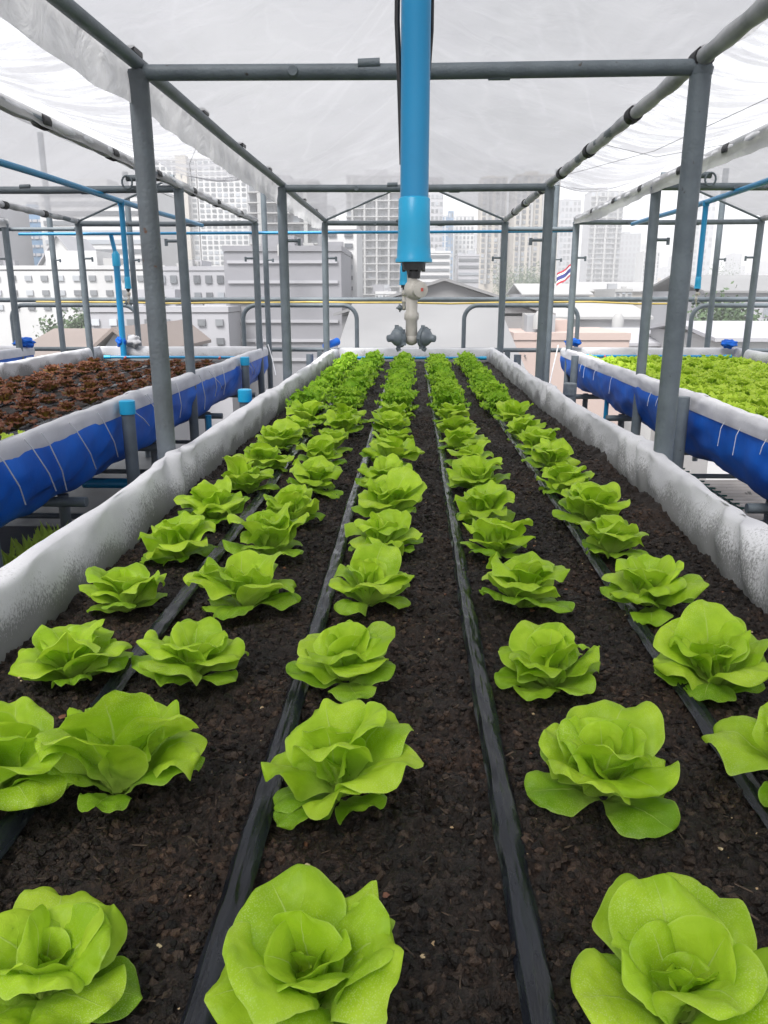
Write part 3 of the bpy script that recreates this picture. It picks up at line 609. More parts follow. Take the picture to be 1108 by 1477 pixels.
# ------------------------------------------------------------------ drip tapes and header pipes
def tape(x, y0, y1, z0, seed, label, wd=0.031, group='drip tapes along the beds', mat='tape'):
    n = int((y1 - y0) / 0.012); nu = 12
    def P(i, j):
        u = -1 + 2 * i / nu; y = y0 + (y1 - y0) * j / n
        cx_ = x + 0.006 * nz(y * 1.1, seed, 0)
        w_ = wd / 2 * (1 + 0.10 * nz(y * 7, seed, 3))
        ridge = 0.0045 * math.exp(-((u + 0.55) / 0.14) ** 2) + 0.0035 * math.exp(-((u + 0.15) / 0.1) ** 2) * (0.6 + 0.6 * nz(y * 6, seed, 9))
        z = z0 + 0.005 + ridge + 0.0022 * nz(y * 30, u * 1.5, seed) + 0.004 * nz(y * 3, 2, seed) - 0.005 * abs(u) ** 3 + 0.0015 * (1 - u * u) + 0.0018 * (0.3 - abs(nz(y * 14 + u * 2, u * 1.6, seed + 2.0)))
        return (cx_ + u * w_ + 0.002 * nz(y * 18, u, seed), y, z)
    o = MB().grid(P, nu, n).build('drip_tape', M[mat], sharp=False)
    return tag(o, label, 'drip tape', group)
tape(-0.458, 0.05, 7.2, SZ + 0.012, 1, 'black drip tape between the two leftmost lettuce columns of the middle bed')
tape(-0.174, 0.05, 7.2, SZ + 0.012, 2, 'black drip tape just left of the central lettuce column')
tape(0.112, 0.05, 7.2, SZ + 0.012, 3, 'glossy black drip tape on open soil just right of the central lettuce column')
tape(0.425, 0.05, 7.2, SZ + 0.012, 4, 'black drip tape beside the rightmost lettuce column of the middle bed')
for k, dx in enumerate((-0.36, -0.10, 0.16, 0.42)):
    tape(XL + dx, 1.5, 7.1, SZ + 0.010, 5 + k, ['grey drip tape nearest the left edge of the red lettuce bed', 'grey drip tape left of centre in the red lettuce bed', 'grey drip tape right of centre in the red lettuce bed', 'grey drip tape nearest the aisle side of the red lettuce bed'][k], 0.022)
def header(xc, label, z=1.0, y=7.2):
    t = empty('header_pipe', (xc, y, z), label, 'water pipe', 'blue header pipes at the far ends of the beds')
    MB().tube([(xc - 0.62, y, z), (xc + 0.64, y, z)], 0.013, 12).build('pipe', M['pvc'], t)
    for k in range(4):
        x = xc - 0.458 + 0.29 * k
        MB().lathe([(x, y - 0.01, z), (x, y - 0.05, z - 0.01)], [0.011, 0.008], 10).build('connector', M['black'] if xc == 0 else M['red'], t)
    for s in (-1, 1): MB().lathe([(xc + s * 0.60, y, z), (xc + s * 0.66, y, z)], [0.017, 0.017], 12).build('end_cap', M['pvc_light'], t)
header(0.0, 'blue pipe lying across the far end of the middle bed')
header(XL, 'blue pipe lying across the far end of the red lettuce bed')
header(XR, 'blue pipe lying across the far end of the young lettuce bed', 1.02)

# ------------------------------------------------------------------ overhead blue pipes and sprinklers
def main_pipe(x, y0, y1, label, z=2.115, sag=0.0):
    b = MB(); ys = np.linspace(y0, y1, 24)
    b.tube([(x + sag * (7 - y) ** 2, y, z + 0.006 * math.sin(y * 2)) for y in ys], 0.0165, 14)
    o = b.build('overhead_pipe', M['pvc']); return tag(o, label, 'water pipe', 'blue pipes running along under the roofs')
main_pipe(-0.004, -0.3, 7.1, 'blue overhead water pipe along the ridge of the middle tunnel')
main_pipe(-1.83, 1.2, 7.1, 'blue overhead water pipe under the left roof', 2.12, -0.004)
main_pipe(1.84, 1.2, 7.1, 'blue overhead water pipe under the right roof', 2.12, 0.0)
def dropper(x, y, ztop, label, hoses=False):
    t = empty('hanging_sprinkler', (x, y, ztop), label, 'sprinkler', 'sprinklers hanging from the blue pipes')
    Z = lambda dz: (x, y, 1.588 + dz)
    b = MB(); b.lathe([(x, y, ztop), Z(0.07)], [0.0168, 0.0168], 28); b.build('drop_pipe', M['pvc'], t)
    b = MB(); b.lathe([Z(.074), Z(.072), Z(.035), Z(.0325), Z(.022), Z(.006), Z(.003), Z(0), Z(0)], [0.0165, 0.0187, 0.0192, 0.0192, 0.0200, 0.0205, 0.0225, 0.0225, 0.017], 28); b.build('socket', M['pvc_light'], t)
    b = MB(); b.tube([(x - 0.0, y, ztop + 0.0), (x, y, ztop - 0.03)], 0.021, 20); b.build('tee', M['pvc'], t)
    b = MB(); b.lathe([Z(0), Z(-.009), Z(-.010), Z(-.018), Z(-.019)], [0.0145, 0.0140, 0.0085, 0.0080, 0.006], 10)
    for k in range(6):
        a = k * PI / 3; b.box((x + 0.012 * math.cos(a), y + 0.012 * math.sin(a), 1.583), (0.004, 0.004, 0.012), a)
    b.build('threaded_adapter', M['black'], t)
    # ball valve with its round cap
    b = MB(); n = 12
    b.lathe([(x - 0.002, y, 1.575), (x - .002, y, 1.564), (x - .002, y, 1.562), (x - .002, y, 1.530), (x - .002, y, 1.528), (x - .002, y, 1.521), (x - .002, y, 1.519), (x - 0.002, y, 1.496)],
            [0.0060, 0.0060, 0.0072, 0.0072, 0.0090, 0.0090, 0.0072, 0.0072], 18)
    def sph(b, c, r, sx=1, sy=1, sz=1):
        b.grid(lambda i, j: (c[0] + r * sx * math.sin(PI * j / 12) * math.cos(2 * PI * i / 18), c[1] + r * sy * math.sin(PI * j / 12) * math.sin(2 * PI * i / 18), c[2] + r * sz * math.cos(PI * j / 12)), 18, 12)
    sph(b, (x + 0.001, y - 0.002, 1.556), 0.0128)
    b.build('valve', M['beige'], t)
    b = MB(); b.lathe([(x + 0.006, y - 0.008, 1.556), (x + 0.009, y - 0.0155, 1.556), (x + 0.010, y - 0.0165, 1.556)], [0.0105, 0.0095, 0.003], 18); b.build('valve_cap', M['beige'], t)
    b = MB(); b.box((x + 0.0105, y - 0.0168, 1.556), (0.003, 0.0015, 0.004)); b.build('mark', M['red'], t, smooth=False)
    b = MB(); sph(b, (x - 0.002, y, 1.497), 0.0080, 1.1, 1, 1); b.lathe([(x - 0.018, y, 1.498), (x + 0.014, y, 1.498)], [0.0055, 0.0055], 14); b.build('tee_joint', M['beige'], t)
    for s in (-1, 1):
        ax = Vector((s * 0.86, -0.50, -0.10)).normalized(); c0 = Vector((x - 0.002 + s * 0.010, y, 1.500))
        b = MB(); b.lathe([tuple(c0 + ax * d) for d in (0, .0035, .004, .008, .0085, .012, .0155, .017, .022, .023)], [0.008, 0.0108, 0.0130, 0.0130, 0.0108, 0.0100, 0.0065, 0.0048, 0.0042, 0.002], 18)
        for k in range(5):
            a = 2 * PI * k / 5; u_ = ax.cross(Vector((0, 0, 1))).normalized(); v_ = u_.cross(ax)
            p = c0 + ax * 0.006 + (u_ * math.cos(a) + v_ * math.sin(a)) * 0.0132
            b.box(tuple(p), (0.004, 0.004, 0.004), a)
        h = b.build('sprinkler_head', M['greyplastic'], t)
        b = MB(); b.tube([tuple(c0 + ax * 0.008 + Vector((0, 0, -0.0125))), tuple(c0 + ax * 0.006 + Vector((0, 0, -0.0165)))], 0.003, 8); b.build('nozzle', M['greyplastic'], h)
    if hoses:
        b = MB(); b.tube([(x - 0.019, y + 0.012, 2.1), (x - 0.0205, y + 0.010, 1.95), (x - 0.0215, y + 0.008, 1.85), (x - 0.018, y + 0.010, 1.78), (x - 0.015, y + 0.014, 1.70)], 0.0032, 8); b.build('hose', M['black'], t)
        b = MB(); b.tube([(x + 0.0185, y + 0.008, 2.1), (x + 0.0185, y + 0.008, 1.84), (x + 0.016, y + 0.014, 1.80)], 0.0018, 8); b.build('hose', M['black'], t)
dropper(-0.0005, 1.0, 2.115, 'large blue pipe with twin grey sprinkler heads hanging in front, closest to the camera', True)
dropper(-0.038, 3.3, 2.115, 'smaller sprinkler half hidden behind the big blue pipe', False)
dropper(-0.03, 5.6, 2.115, 'farthest sprinkler hanging over the middle bed behind the others', False)
dropper(-1.845, 5.2, 2.12, 'blue pipe sprinkler hanging over the red lettuce on the left', False)
dropper(1.84, 5.36, 2.12, 'blue pipe sprinkler hanging over the young lettuce on the right', False)
tag(MB().tube([(-3.55, 7.32, 2.075), (0.76, 7.32, 2.085), (1.4, 7.32, 2.09)], 0.0125, 12).build('cross_pipe', M['pvc']), 'thin blue pipe crossing behind the far ends of the tunnels', 'water pipe')
t = empty('riser_pipe', (-2.70, 7.3, 0), 'thick blue upright water pipe at the far end of the red lettuce bed', 'water pipe')
MB().tube([(-2.705, 7.36, 0.9), (-2.70, 7.36, 1.82)], 0.028, 16).build('lower_pipe', M['pvc'], t)
MB().lathe([(-2.70, 7.36, 1.80), (-2.70, 7.36, 1.90), (-2.70, 7.36, 1.93)], [0.036, 0.036, 0.018], 16).build('reducer', M['pvc_light'], t)
MB().tube([(-2.70, 7.36, 1.9), (-2.73, 7.36, 2.08)], 0.019, 14).build('upper_pipe', M['pvc'], t)

# ------------------------------------------------------------------ guard railing, net posts, hose at the far roof edge
t = empty('guard_railing', (0, 7.85, 0), 'grey pipe guard railing with rounded bays along the far roof edge', 'railing')
MB().tube([(-7.5, 7.86, 1.497), (7.5, 7.86, 1.512)], 0.023, 14).build('top_rail', M['steel'], t)
def loop(x0, x1):
    r = 0.13; z = 1.452; p = [(x0, 7.8, 0.0), (x0, 7.8, z - r)]
    p += [(x0 + r - r * math.cos(a), 7.8, z - r + r * math.sin(a)) for a in np.linspace(0.2, PI / 2, 7)]
    p += [(x1 - r + r * math.sin(a), 7.8, z - r + r * math.cos(a)) for a in np.linspace(0, PI / 2 - 0.2, 7)]
    p += [(x1, 7.8, z - r), (x1, 7.8, 0.0)]
    MB().tube(p, 0.021, 12).build('rounded_bay', M['steel'], t)
for x0, x1 in ((-7.4, -5.0), (-3.95, -2.70), (-1.658, -0.55), (0.487, 1.576), (2.65, 3.9), (4.9, 6.5)): loop(x0, x1)
MB().tube([(-7.0, 7.83, 1.03), (7.0, 7.83, 1.03)], 0.021, 12).build('middle_rail', M['steel'], t)
for k, x in enumerate((-0.92, 0.92)): MB().box((x, 7.83, 0.62), (0.05, 0.04, 0.8)).build('bracket', M['steel'], t, smooth=False)
tag(MB().tube([(-3.7 + 0.45 * k, 7.822, 1.474 + 0.008 * math.sin(k * 1.3) + (0.010 if k % 4 == 0 else 0)) for k in range(15)], 0.009, 8).build('hose', M['yellow']), 'yellow hose tied under the far top rail', 'hose')
for x, zt, lb_ in ((-3.36, 2.95, 'tall grey post left of the thick blue riser pipe'), (-1.37, 2.62, 'tall grey post beyond the far left corner of the middle bed'), (1.265, 2.62, 'tall grey post beyond the far right corner of the middle bed'), (2.735, 2.62, 'tall grey post beyond the young lettuce bed on the right'), (-2.62, 2.62, 'tall grey post just behind the blue riser pipe')):
    b = MB(); b.tube([(x, 7.55, 0), (x, 7.55, zt)], 0.026, 14); b.tube([(x, 7.55, 1.86), (x + 0.07, 7.53, 1.86)], 0.008, 6); b.tube([(x + 0.07, 7.53, 1.87), (x + 0.07, 7.53, 1.84)], 0.010, 6)
    tag(b.build('tall_post', M['steel']), lb_, 'post', 'tall posts at the far end')
# bracket stubs reaching from the near posts to the neighbouring frames
for s in (-1, 1):
    x = s * 1.27
    t = empty('wire_bracket', (x, 4.9, 2.22), 'short grey pipe bracket with wire ring atop the %s aisle post' % ('left' if s < 0 else 'right'), 'bracket')
    MB().tube([(s * 1.40, 4.86, 2.205), (s * 1.68, 4.86, 2.205)], 0.018, 12).build('arm', M['steel'], t)
    MB().tube([(s * 1.67 + 0.03 * math.cos(a), 4.835, 2.18 + 0.035 * math.sin(a)) for a in np.linspace(0, 2 * PI, 14)], 0.006, 6).build('ring', M['steel'], t)
# cross members tying the frames over the aisles
tag(MB().tube([(-4.3, 7.24, 2.11), (-3.0, 7.24, 2.11)], 0.017, 10).build('tie_pipe', M['steel']), 'grey tie pipe joining the far ends of the two left tunnels', 'pipe')
tag(MB().tube([(0.80, 7.26, 2.10), (1.38, 7.26, 2.10)], 0.019, 10).build('tie_pipe', M['steel']), 'grey tie pipe joining the middle and right tunnels at the far end', 'pipe')

# ------------------------------------------------------------------ cords on the tarpaulins, cloth bundles at the corners
def cord(pts, label, r=0.0024, grp='white cords lashed down the blue tarpaulin'):
    o = MB().tube(pts, r, 6).build('lashing_cord', M['string']); return tag(o, label, 'cord', grp)
xo = XL + 0.845
ORD16 = ['first', 'second', 'third', 'fourth', 'fifth', 'sixth', 'seventh', 'eighth', 'ninth', 'tenth', 'eleventh', 'twelfth', 'thirteenth', 'fourteenth', 'fifteenth', 'sixteenth']
LAB = 'white cord down the left blue tarpaulin, %s from the near end'
for ci, (y, dy, dz) in enumerate(((2.45, .16, .19), (2.65, .2, .2), (2.78, .16, .22), (3.02, .22, .20), (3.30, .20, .20), (3.62, .34, .13), (3.95, .30, .12), (3.92, .28, .18), (4.45, .05, .17), (4.95, .1, .2), (5.2, .35, .12), (5.3, .04, .15), (5.55, .04, .17), (6.1, .12, .16), (6.3, .35, .12), (6.45, .3, .14))):
    cord([(xo - 0.026, y, 1.065), (xo - 0.014, y + dy * 0.12, 1.03), (xo - 0.010, y + dy * .6, 1.035 - dz * 0.6), (xo - 0.030, y + dy, 1.03 - dz)], LAB % ORD16[ci])
xo = XR - 0.845
for ci, y in enumerate((3.0, 3.25, 3.42, 4.35, 4.5, 5.4, 5.9, 6.25, 6.4)):
    cord([(xo + 0.022, y, 1.02), (xo + 0.012, y + 0.004, 0.99), (xo + 0.010, y + 0.012, 0.93 + 0.03 * math.sin(y * 9))], 'short loose white thread on the right blue tarpaulin, %s from the near end' % ORD16[ci], 0.0016, 'loose threads on the right tarpaulin')
cord([(-1.36, 7.45, 1.10), (-1.28, 7.2, 0.98), (-1.22, 7.0, 0.86)], 'pale cord stretched from the far corner of the red lettuce bed', 0.004, None)
cord([(1.34, 7.45, 1.10), (1.22, 7.0, 0.90), (1.05, 6.4, 0.55)], 'pale cord stretched from the far corner of the young lettuce bed', 0.005, None)
def bundle(c, sz, mat, label, seed, ax=(0, 0)):
    def P(i, j):
        a = 2 * PI * i / 28; b_ = PI * j / 18
        d = Vector((math.sin(b_) * math.cos(a), math.sin(b_) * math.sin(a), math.cos(b_)))
        r = 0.75 + 0.35 * nz(d.x * 2 + seed, d.y * 2, d.z * 2) + 0.12 * nz(d.x * 6 + seed, d.y * 6, d.z * 6)
        return (c[0] + d.x * sz[0] * r, c[1] + d.y * sz[1] * r, c[2] + d.z * sz[2] * r)
    tag(MB().grid(P, 28, 18).build('cloth_bundle', M[mat], sharp=False), label, 'cloth', 'tied cloth bundles at the bed corners')
bundle((-2.72, 7.36, 1.13), (0.06, 0.05, 0.06), 'tarp', 'blue tarpaulin knot beside the blue riser pipe', 1)
bundle((-2.62, 7.40, 1.13), (0.09, 0.05, 0.07), 'liner_grey', 'white cloth knot at the far end of the red lettuce bed', 2)
bundle((-3.62, 7.3, 1.12), (0.13, 0.09, 0.06), 'tarp', 'blue tarpaulin bunched on the outermost left bed', 3)
bundle((1.46, 7.38, 1.13), (0.09, 0.05, 0.045), 'tarp', 'blue tarpaulin fold at the far left corner of the young lettuce bed', 4)
bundle((2.86, 7.36, 1.12), (0.09, 0.06, 0.05), 'tarp', 'blue tarpaulin fold at the far right corner of the young lettuce bed', 5)
bundle((-1.42, 7.36, 1.13), (0.045, 0.05, 0.06), 'liner', 'white cloth knot at the far right corner of the red lettuce bed', 6)
tag(MB().tube([(-0.80, 7.22, 1.10), (-0.70, 7.36, 1.135)], [0.03, 0.036], 12).build('tarpaulin_roll', M['tarp']), 'rolled blue tarpaulin end at the far left corner of the middle bed', 'tarpaulin')

# ------------------------------------------------------------------ things in the aisles
t = empty('mesh_shelf', (1.3, 5.4, 0.25), 'low green wire mesh shelf under the right bed', 'shelf')
b = MB()
for k in range(14): b.tube([(0.95 + 0.0, 4.6 + 0.1 * k, 0.32), (2.0, 4.6 + 0.1 * k, 0.32)], 0.006, 6)
for k in range(6): b.tube([(0.95 + 0.2 * k, 4.6, 0.325), (0.95 + 0.2 * k, 5.9, 0.325)], 0.006, 6)
b.build('wire_grid', M['mesh_green'], t); b = MB()
for x in (0.96, 1.98):
    for y in (4.62, 5.88): b.tube([(x, y, -0.27), (x, y, 0.32)], 0.012, 8)
b.build('shelf_legs', M['steel'], t)
tag(MB().tube([(1.42, 5.8, -0.2), (1.42, 5.8, 0.82)], 0.017, 10).build('drain_pipe', M['pvc']), 'blue drain pipe standing under the right bed', 'water pipe')
tag(MB().tube([(-1.32, 5.0, 0.0), (-1.32, 5.0, 0.8)], 0.02, 10).build('drain_pipe', M['pvc']), 'blue drain pipe standing under the left bed', 'water pipe')
tag(MB().tube([(-1.9, 4.35, 0.50), (-0.95, 4.35, 0.50)], 0.03, 12).build('drain_pipe', M['pvc']), 'dark blue pipe lying low across the left aisle', 'water pipe')
for s, lab in ((-1, 'dark platform box low in the left aisle'), (1, 'dark platform box low in the right aisle under the bed')):
    b = MB(); b.box((s * 1.75, 3.0, 0.14), (1.3, 2.4, 0.28)); tag(b.build('platform', M['floor'], smooth=False), lab, 'platform')
# trough of green shoots low on the left
t = empty('seedling_trough', (-1.48, 2.5, 0.45), 'low trough of bright green shoots under the red lettuce bed', 'planter')
MB().box((-1.42, 2.3, 0.50), (0.22, 1.5, 0.12)).build('trough', M['black'], t, smooth=False)
b = MB(); rs = random.Random(4)
for k in range(900):
    x = -1.42 + rs.uniform(-.10, .10); y = 2.3 + rs.uniform(-.74, .74); a = rs.uniform(0, 2 * PI); h = rs.uniform(.05, .12); wd = .006
    dx, dy = math.cos(a) * wd, math.sin(a) * wd; lx, ly = rs.uniform(-.03, .03), rs.uniform(-.03, .03)
    b.add([(x - dx, y - dy, .55), (x + dx, y + dy, .55), (x + dx * 1.4 + lx * .6, y + dy * 1.4 + ly * .6, .55 + h * .6), (x - dx * 1.4 + lx * .6, y - dy * 1.4 + ly * .6, .55 + h * .6), (x + lx * 1.5, y + ly * 1.5, .55 + h)], [(0, 1, 2, 3), (3, 2, 4)], [(.5, .3), (.5, .3), (.5, .7), (.5, .7), (.5, 1)])
o = b.build('shoots', M['young'], t); o['kind'] = 'stuff'

# ------------------------------------------------------------------ lettuces
def leaf(rs, Ln, W, e0, e1, phi, r0, cup, flare, ruf, rfreq, nx=14, ny=18, z0=0.0, tipcurl=0.0, blister=0.0024, twist=0.0, lobes=0.0, skew=0.0):
    b = MB(); sd = rs.uniform(0, 100)
    cr, sr = math.cos(phi), math.sin(phi)
    rr, zz = r0, z0; pts = []; N_ = 400; tj = lambda j: 1 - (1 - j / ny) ** 1.45; pr, pz = rr, zz
    for k in range(N_ + 1):
        t_ = k / N_; e = e0 + (e1 - e0) * (t_ ** 1.35) - tipcurl * t_ ** 5
        if k: pr += math.cos(e) * Ln / N_; pz += math.sin(e) * Ln / N_
        pts.append((pr, pz, e))
    ph1, ph2 = rs.uniform(0, 6.28), rs.uniform(0, 6.28)
    def P(i, j):
        s = -1 + 2 * i / nx; t_ = tj(j)
        r, z, e = pts[int(round(t_ * N_))]
        if t_ < 0.58: q = t_ / 0.58; sh = 0.20 + 0.80 * (q * q * (3 - 2 * q)) ** 0.85
        else: q = (t_ - 0.58) / 0.42; sh = max(0.0, 1 - q ** 2.15) ** 0.5
        sh = max(sh, 0.03)
        sh *= 1 + 0.07 * nz(t_ * 5, sd, 1 if s > 0 else 7) * (1 if t_ > .2 else 0) + lobes * math.sin(t_ * 22 + ph1)
        hw = W / 2 * sh
        a = s * hw; k = cup * (1 - 0.35 * t_)
        if abs(k) > 1e-3: lx = math.sin(k * a) / k; off = (1 - math.cos(k * a)) / k
        else: lx = a; off = 0
        ed = abs(s) ** 3; et = max(0, (t_ - 0.7) / 0.3) ** 2
        off -= flare * hw * abs(s) ** 4 * (0.6 + 0.5 * nz(sd, t_ * 2, s * min(1.0, sh))) * min(1, t_ * 2)
        sp = s * min(1.0, sh); ed *= min(1.0, sh * 1.2)
        rim = max(ed, et * 0.9) * min(1, t_ * 2.5)
        off += ruf * ed * min(1, t_ * 2.5) * math.sin(t_ * rfreq + (ph1 if s > 0 else ph2)) + ruf * et * (1 - ed) * 0.8 * math.sin(rfreq * sp * 0.8 + ph1)
        off += ruf * rim * 0.8 * nz(sp * 2.2, t_ * rfreq * 0.5, sd)
        off += 0.010 * nz(sp * 1.3, t_ * 2.0, sd + 9) * min(1, t_ * 3) * (W / 0.09)
        off += blister * (nz(a * 75, t_ * Ln * 75, sd) + 0.5 * nz(a * 160, t_ * Ln * 160, sd))
        off -= 0.0022 * math.exp(-(a / 0.004) ** 2) * (1 - t_)      # midrib keel on the outside
        lx += skew * t_ * t_ * W
        # inside normal points to the axis / up
        nr, nzv = -math.sin(e), math.cos(e)
        R_ = r + nr * off; Z_ = z + nzv * off
        x = R_ * cr - lx * sr; y = R_ * sr + lx * cr
        return (x, y, Z_)
    return b.grid(P, nx, ny)

def butterhead(seed, size=1.0):
    rs = random.Random(seed)
    root = empty('butterhead_lettuce', (0, 0, 0))
    kids = []
    def put(b, name, mat):
        me = b.mesh(name, M[mat]); o = bpy.data.objects.new(name, me); COL.objects.link(o); o.parent = root; kids.append(o)
    S = size
    U = rs.uniform
    def ring(n, Ln, W, e0, e1, cup, flare, ruf, z0, tc, mat, a0, nx=20, ny=26, jit=.3):
        for k in range(n):
            q = U(.82, 1.14)
            put(leaf(rs, Ln * q * S * U(.95, 1.05), W * q * S * U(.9, 1.1), R(e0 + U(-13, 11)), R(e1 + U(-24, 22)), a0 + 2 * PI * k / n + U(-jit, jit), .005, cup * U(.6, 1.3), flare * U(.1, 1.7), ruf * U(.7, 1.5), U(5, 11), nx=nx, ny=ny, z0=z0, tipcurl=R(U(0, tc)), skew=U(-.2, .2)), 'leaf', mat)
    a0 = U(0, 6.28)
    ring(rs.choice((4, 5)), .105, .078, 36, -2, 5, .4, .006, .008, 45, 'lettuce_outer', a0, jit=.45)          # lowest leaves on the soil
    ring(5, .126, .114, 60, 18, 8, .5, .0105, .014, 85, 'lettuce', a0 + .5, jit=.42)                                # broad open leaves
    ring(rs.choice((3, 4)), .124, .110, 76, 48, 13, .4, .0095, .020, 80, 'lettuce', a0 + 1.2, jit=.45)
    ring(3, .098, .086, 84, 66, 20, .25, .005, .024, 45, 'lettuce_heart', a0 + 1.9, 12, 16, .25)
    ring(3, .070, .055, 88, 76, 32, .15, .0035, .026, 40, 'lettuce_heart', a0 + 2.8, 10, 12, .25)
    h = MB()
    for k in range(4):
        l = leaf(rs, U(.035, .055) * S, U(.028, .040) * S, R(86), R(U(76, 96)), a0 + k * 2.4, .001, 38, .1, .003, 9, nx=8, ny=10, z0=0.026)
        h.add(l.v, l.f, l.uv)
    put(h, 'heart', 'lettuce_heart')
    KIDS[root.name] = kids
    return root
NV = 11
PROTO = [butterhead(100 + k) for k in range(NV)]
used = [False] * NV
ORD = ['first', 'second', 'third', 'fourth', 'fifth', 'sixth', 'seventh', 'eighth', 'ninth', 'tenth', 'eleventh']
COLN = ['far left column', 'second column from the left', 'central column', 'second column from the right', 'far right column']
POS = {0: [(-.50, .53), (-.495, .806), (-.525, 1.096), (-.553, 1.403), (-.543, 1.726), (-.527, 2.009), (-.50, 2.33), (-.515, 2.64), (-.52, 2.98), (-.505, 3.30), (-.49, 3.60)],
       1: [(-.318, .535), (-.353, .812), (-.341, 1.102), (-.322, 1.412), (-.328, 1.734), (-.323, 2.017), (-.31, 2.36), (-.325, 2.70), (-.31, 3.03), (-.30, 3.36), (-.295, 3.66)],
       2: [(-.077, .529), (-.079, .822), (-.099, 1.111), (-.084, 1.421), (-.066, 1.743), (-.063, 2.026), (-.075, 2.38), (-.086, 2.72), (-.08, 3.02), (-.095, 3.36), (-.09, 3.66)],
       3: [(.228, .525), (.236, .833), (.224, 1.123), (.216, 1.432), (.196, 1.753), (.197, 2.036), (.205, 2.38), (.20, 2.72), (.205, 3.04), (.19, 3.38), (.19, 3.68)],
       4: [(.52, .56), (.485, .841), (.483, 1.133), (.465, 1.441), (.470, 1.763), (.480, 2.046), (.475, 2.36), (.48, 2.68), (.485, 3.0), (.475, 3.34), (.47, 3.66)]}
vi = 0
for c in range(5):
    for r_, (x, y) in enumerate(POS[c]):
        k = (vi * 5 + c * 2) % NV; vi += 1
        if not used[k]: o = PROTO[k]; used[k] = True
        else: o = copy_tree(PROTO[k])
        sc_ = rnd.uniform(0.82, 0.97)
        if r_ == 0: sc_ = {1: .76, 2: .84, 3: .90}.get(c, .85)
        if rnd.random() < .12 and r_ > 3: sc_ *= .85
        o.location = (x, y, soil_z(x, y) + 0.006); o.scale = (sc_, sc_, sc_ * rnd.uniform(0.86, 1.02))
        o.rotation_euler = (rnd.uniform(-.17, .17), rnd.uniform(-.17, .17), rnd.uniform(0, 6.28))
        tag(o, 'green butterhead lettuce, %s from the front in the %s' % (ORD[r_], COLN[c]), 'lettuce', 'butterhead lettuces in the middle bed')

def merged_plant(name, seed, mat, spec):
    rs = random.Random(seed); m = MB()
    for (n, Ln, W, e0, e1, cup, flare, ruf, rf, z0, lobes, nx, ny) in spec:
        a0 = rs.uniform(0, 6.28)
        for k in range(n):
            l = leaf(rs, Ln * rs.uniform(.85, 1.15), W * rs.uniform(.85, 1.15), R(e0 + rs.uniform(-8, 8)), R(e1 + rs.uniform(-15, 15)), a0 + 2 * PI * k / n + rs.uniform(-.3, .3), .004, cup, flare, ruf, rf, nx=nx, ny=ny, z0=z0, tipcurl=R(rs.uniform(0, 50)), lobes=lobes, blister=.003)
            m.add(l.v, l.f, l.uv)
    return m.mesh(name, M[mat])
FR = [merged_plant('frilly_lettuce', 300 + k, 'frilly', [(9, .125, .085, 45, 0, 4, .3, .014, 34, .01, .10, 10, 16), (9, .125, .085, 66, 30, 8, .3, .015, 36, .02, .10, 10, 16), (8, .115, .075, 82, 55, 14, .3, .013, 36, .025, .1, 10, 16), (6, .085, .05, 90, 80, 20, .2, .010, 34, .03, .1, 8, 12)]) for k in range(5)]
OK_ = [merged_plant('red_oak_lettuce', 400 + k, 'oakred', [(7, .115, .075, 40, 0, 4, .3, .010, 16, .008, .22, 8, 13), (7, .105, .065, 65, 30, 8, .3, .010, 16, .015, .22, 8, 13), (6, .08, .05, 82, 60, 14, .3, .008, 16, .02, .2, 8, 11)]) for k in range(4)]
GR = merged_plant('green_oak_lettuce', 450, 'young', [(7, .105, .07, 40, 0, 4, .3, .010, 16, .008, .22, 8, 12), (6, .09, .055, 70, 40, 8, .3, .010, 16, .02, .22, 8, 12)])
YG = [merged_plant('young_lettuce', 500 + k, 'young', [(6, .080, .062, 45, 5, 5, .4, .009, 14, .008, .05, 6, 9), (6, .080, .06, 66, 30, 9, .4, .009, 14, .015, .05, 6, 9), (4, .06, .04, 84, 65, 16, .3, .006, 12, .02, .05, 6, 8)]) for k in range(4)]
def inst(me, name, x, y, s, label, cat, group, sq=1.0):
    o = bpy.data.objects.new(name, me); COL.objects.link(o); o.location = (x, y, SZ - 0.002)
    o.scale = (s, s, s * sq); o.rotation_euler = (rnd.uniform(-.12, .12), rnd.uniform(-.12, .12), rnd.uniform(0, 6.28))
    return tag(o, label, cat, group)
FX = [-.545, -.345, -.085, .195, .455]
ORD2 = ['first', 'second', 'third', 'fourth', 'fifth', 'sixth', 'seventh', 'eighth', 'ninth', 'tenth', 'eleventh', 'twelfth', 'thirteenth', 'fourteenth', 'fifteenth', 'sixteenth', 'seventeenth', 'eighteenth']
for c in range(5):
    for k in range(17):
        y = 4.02 + 0.186 * k + rnd.uniform(-.02, .02)
        inst(FR[(k * 3 + c) % 5], 'frilly_lettuce', FX[c] + rnd.uniform(-.015, .015), y, rnd.uniform(.76, .95), 'curly frilly lettuce, %s behind the butterheads in the %s' % (ORD2[k], COLN[c]), 'lettuce', 'frilly lettuces at the far end of the middle bed')
for c in range(6):
    for k in range(18):
        y = 2.15 + 0.275 * k + rnd.uniform(-.03, .03); x = XL - .60 + .24 * c + rnd.uniform(-.02, .02)
        if k < 3 or (k < 5 and rnd.random() < .35):
            inst(GR, 'green_oak_lettuce', x, y, rnd.uniform(.8, 1.0), 'small green lettuce, %s from the near end, %s column from the aisle, red lettuce bed' % (ORD2[k], ORD2[5 - c]), 'lettuce', 'green lettuces at the near end of the left bed')
        else:
            inst(OK_[(k * 3 + c) % 4], 'red_oak_lettuce', x, y, rnd.uniform(.55, .85), 'reddish brown lettuce, %s from the near end, %s column counted from the aisle, left bed' % (ORD2[k], ORD2[5 - c]), 'lettuce', 'red lettuces in the left bed')
cnt = 0
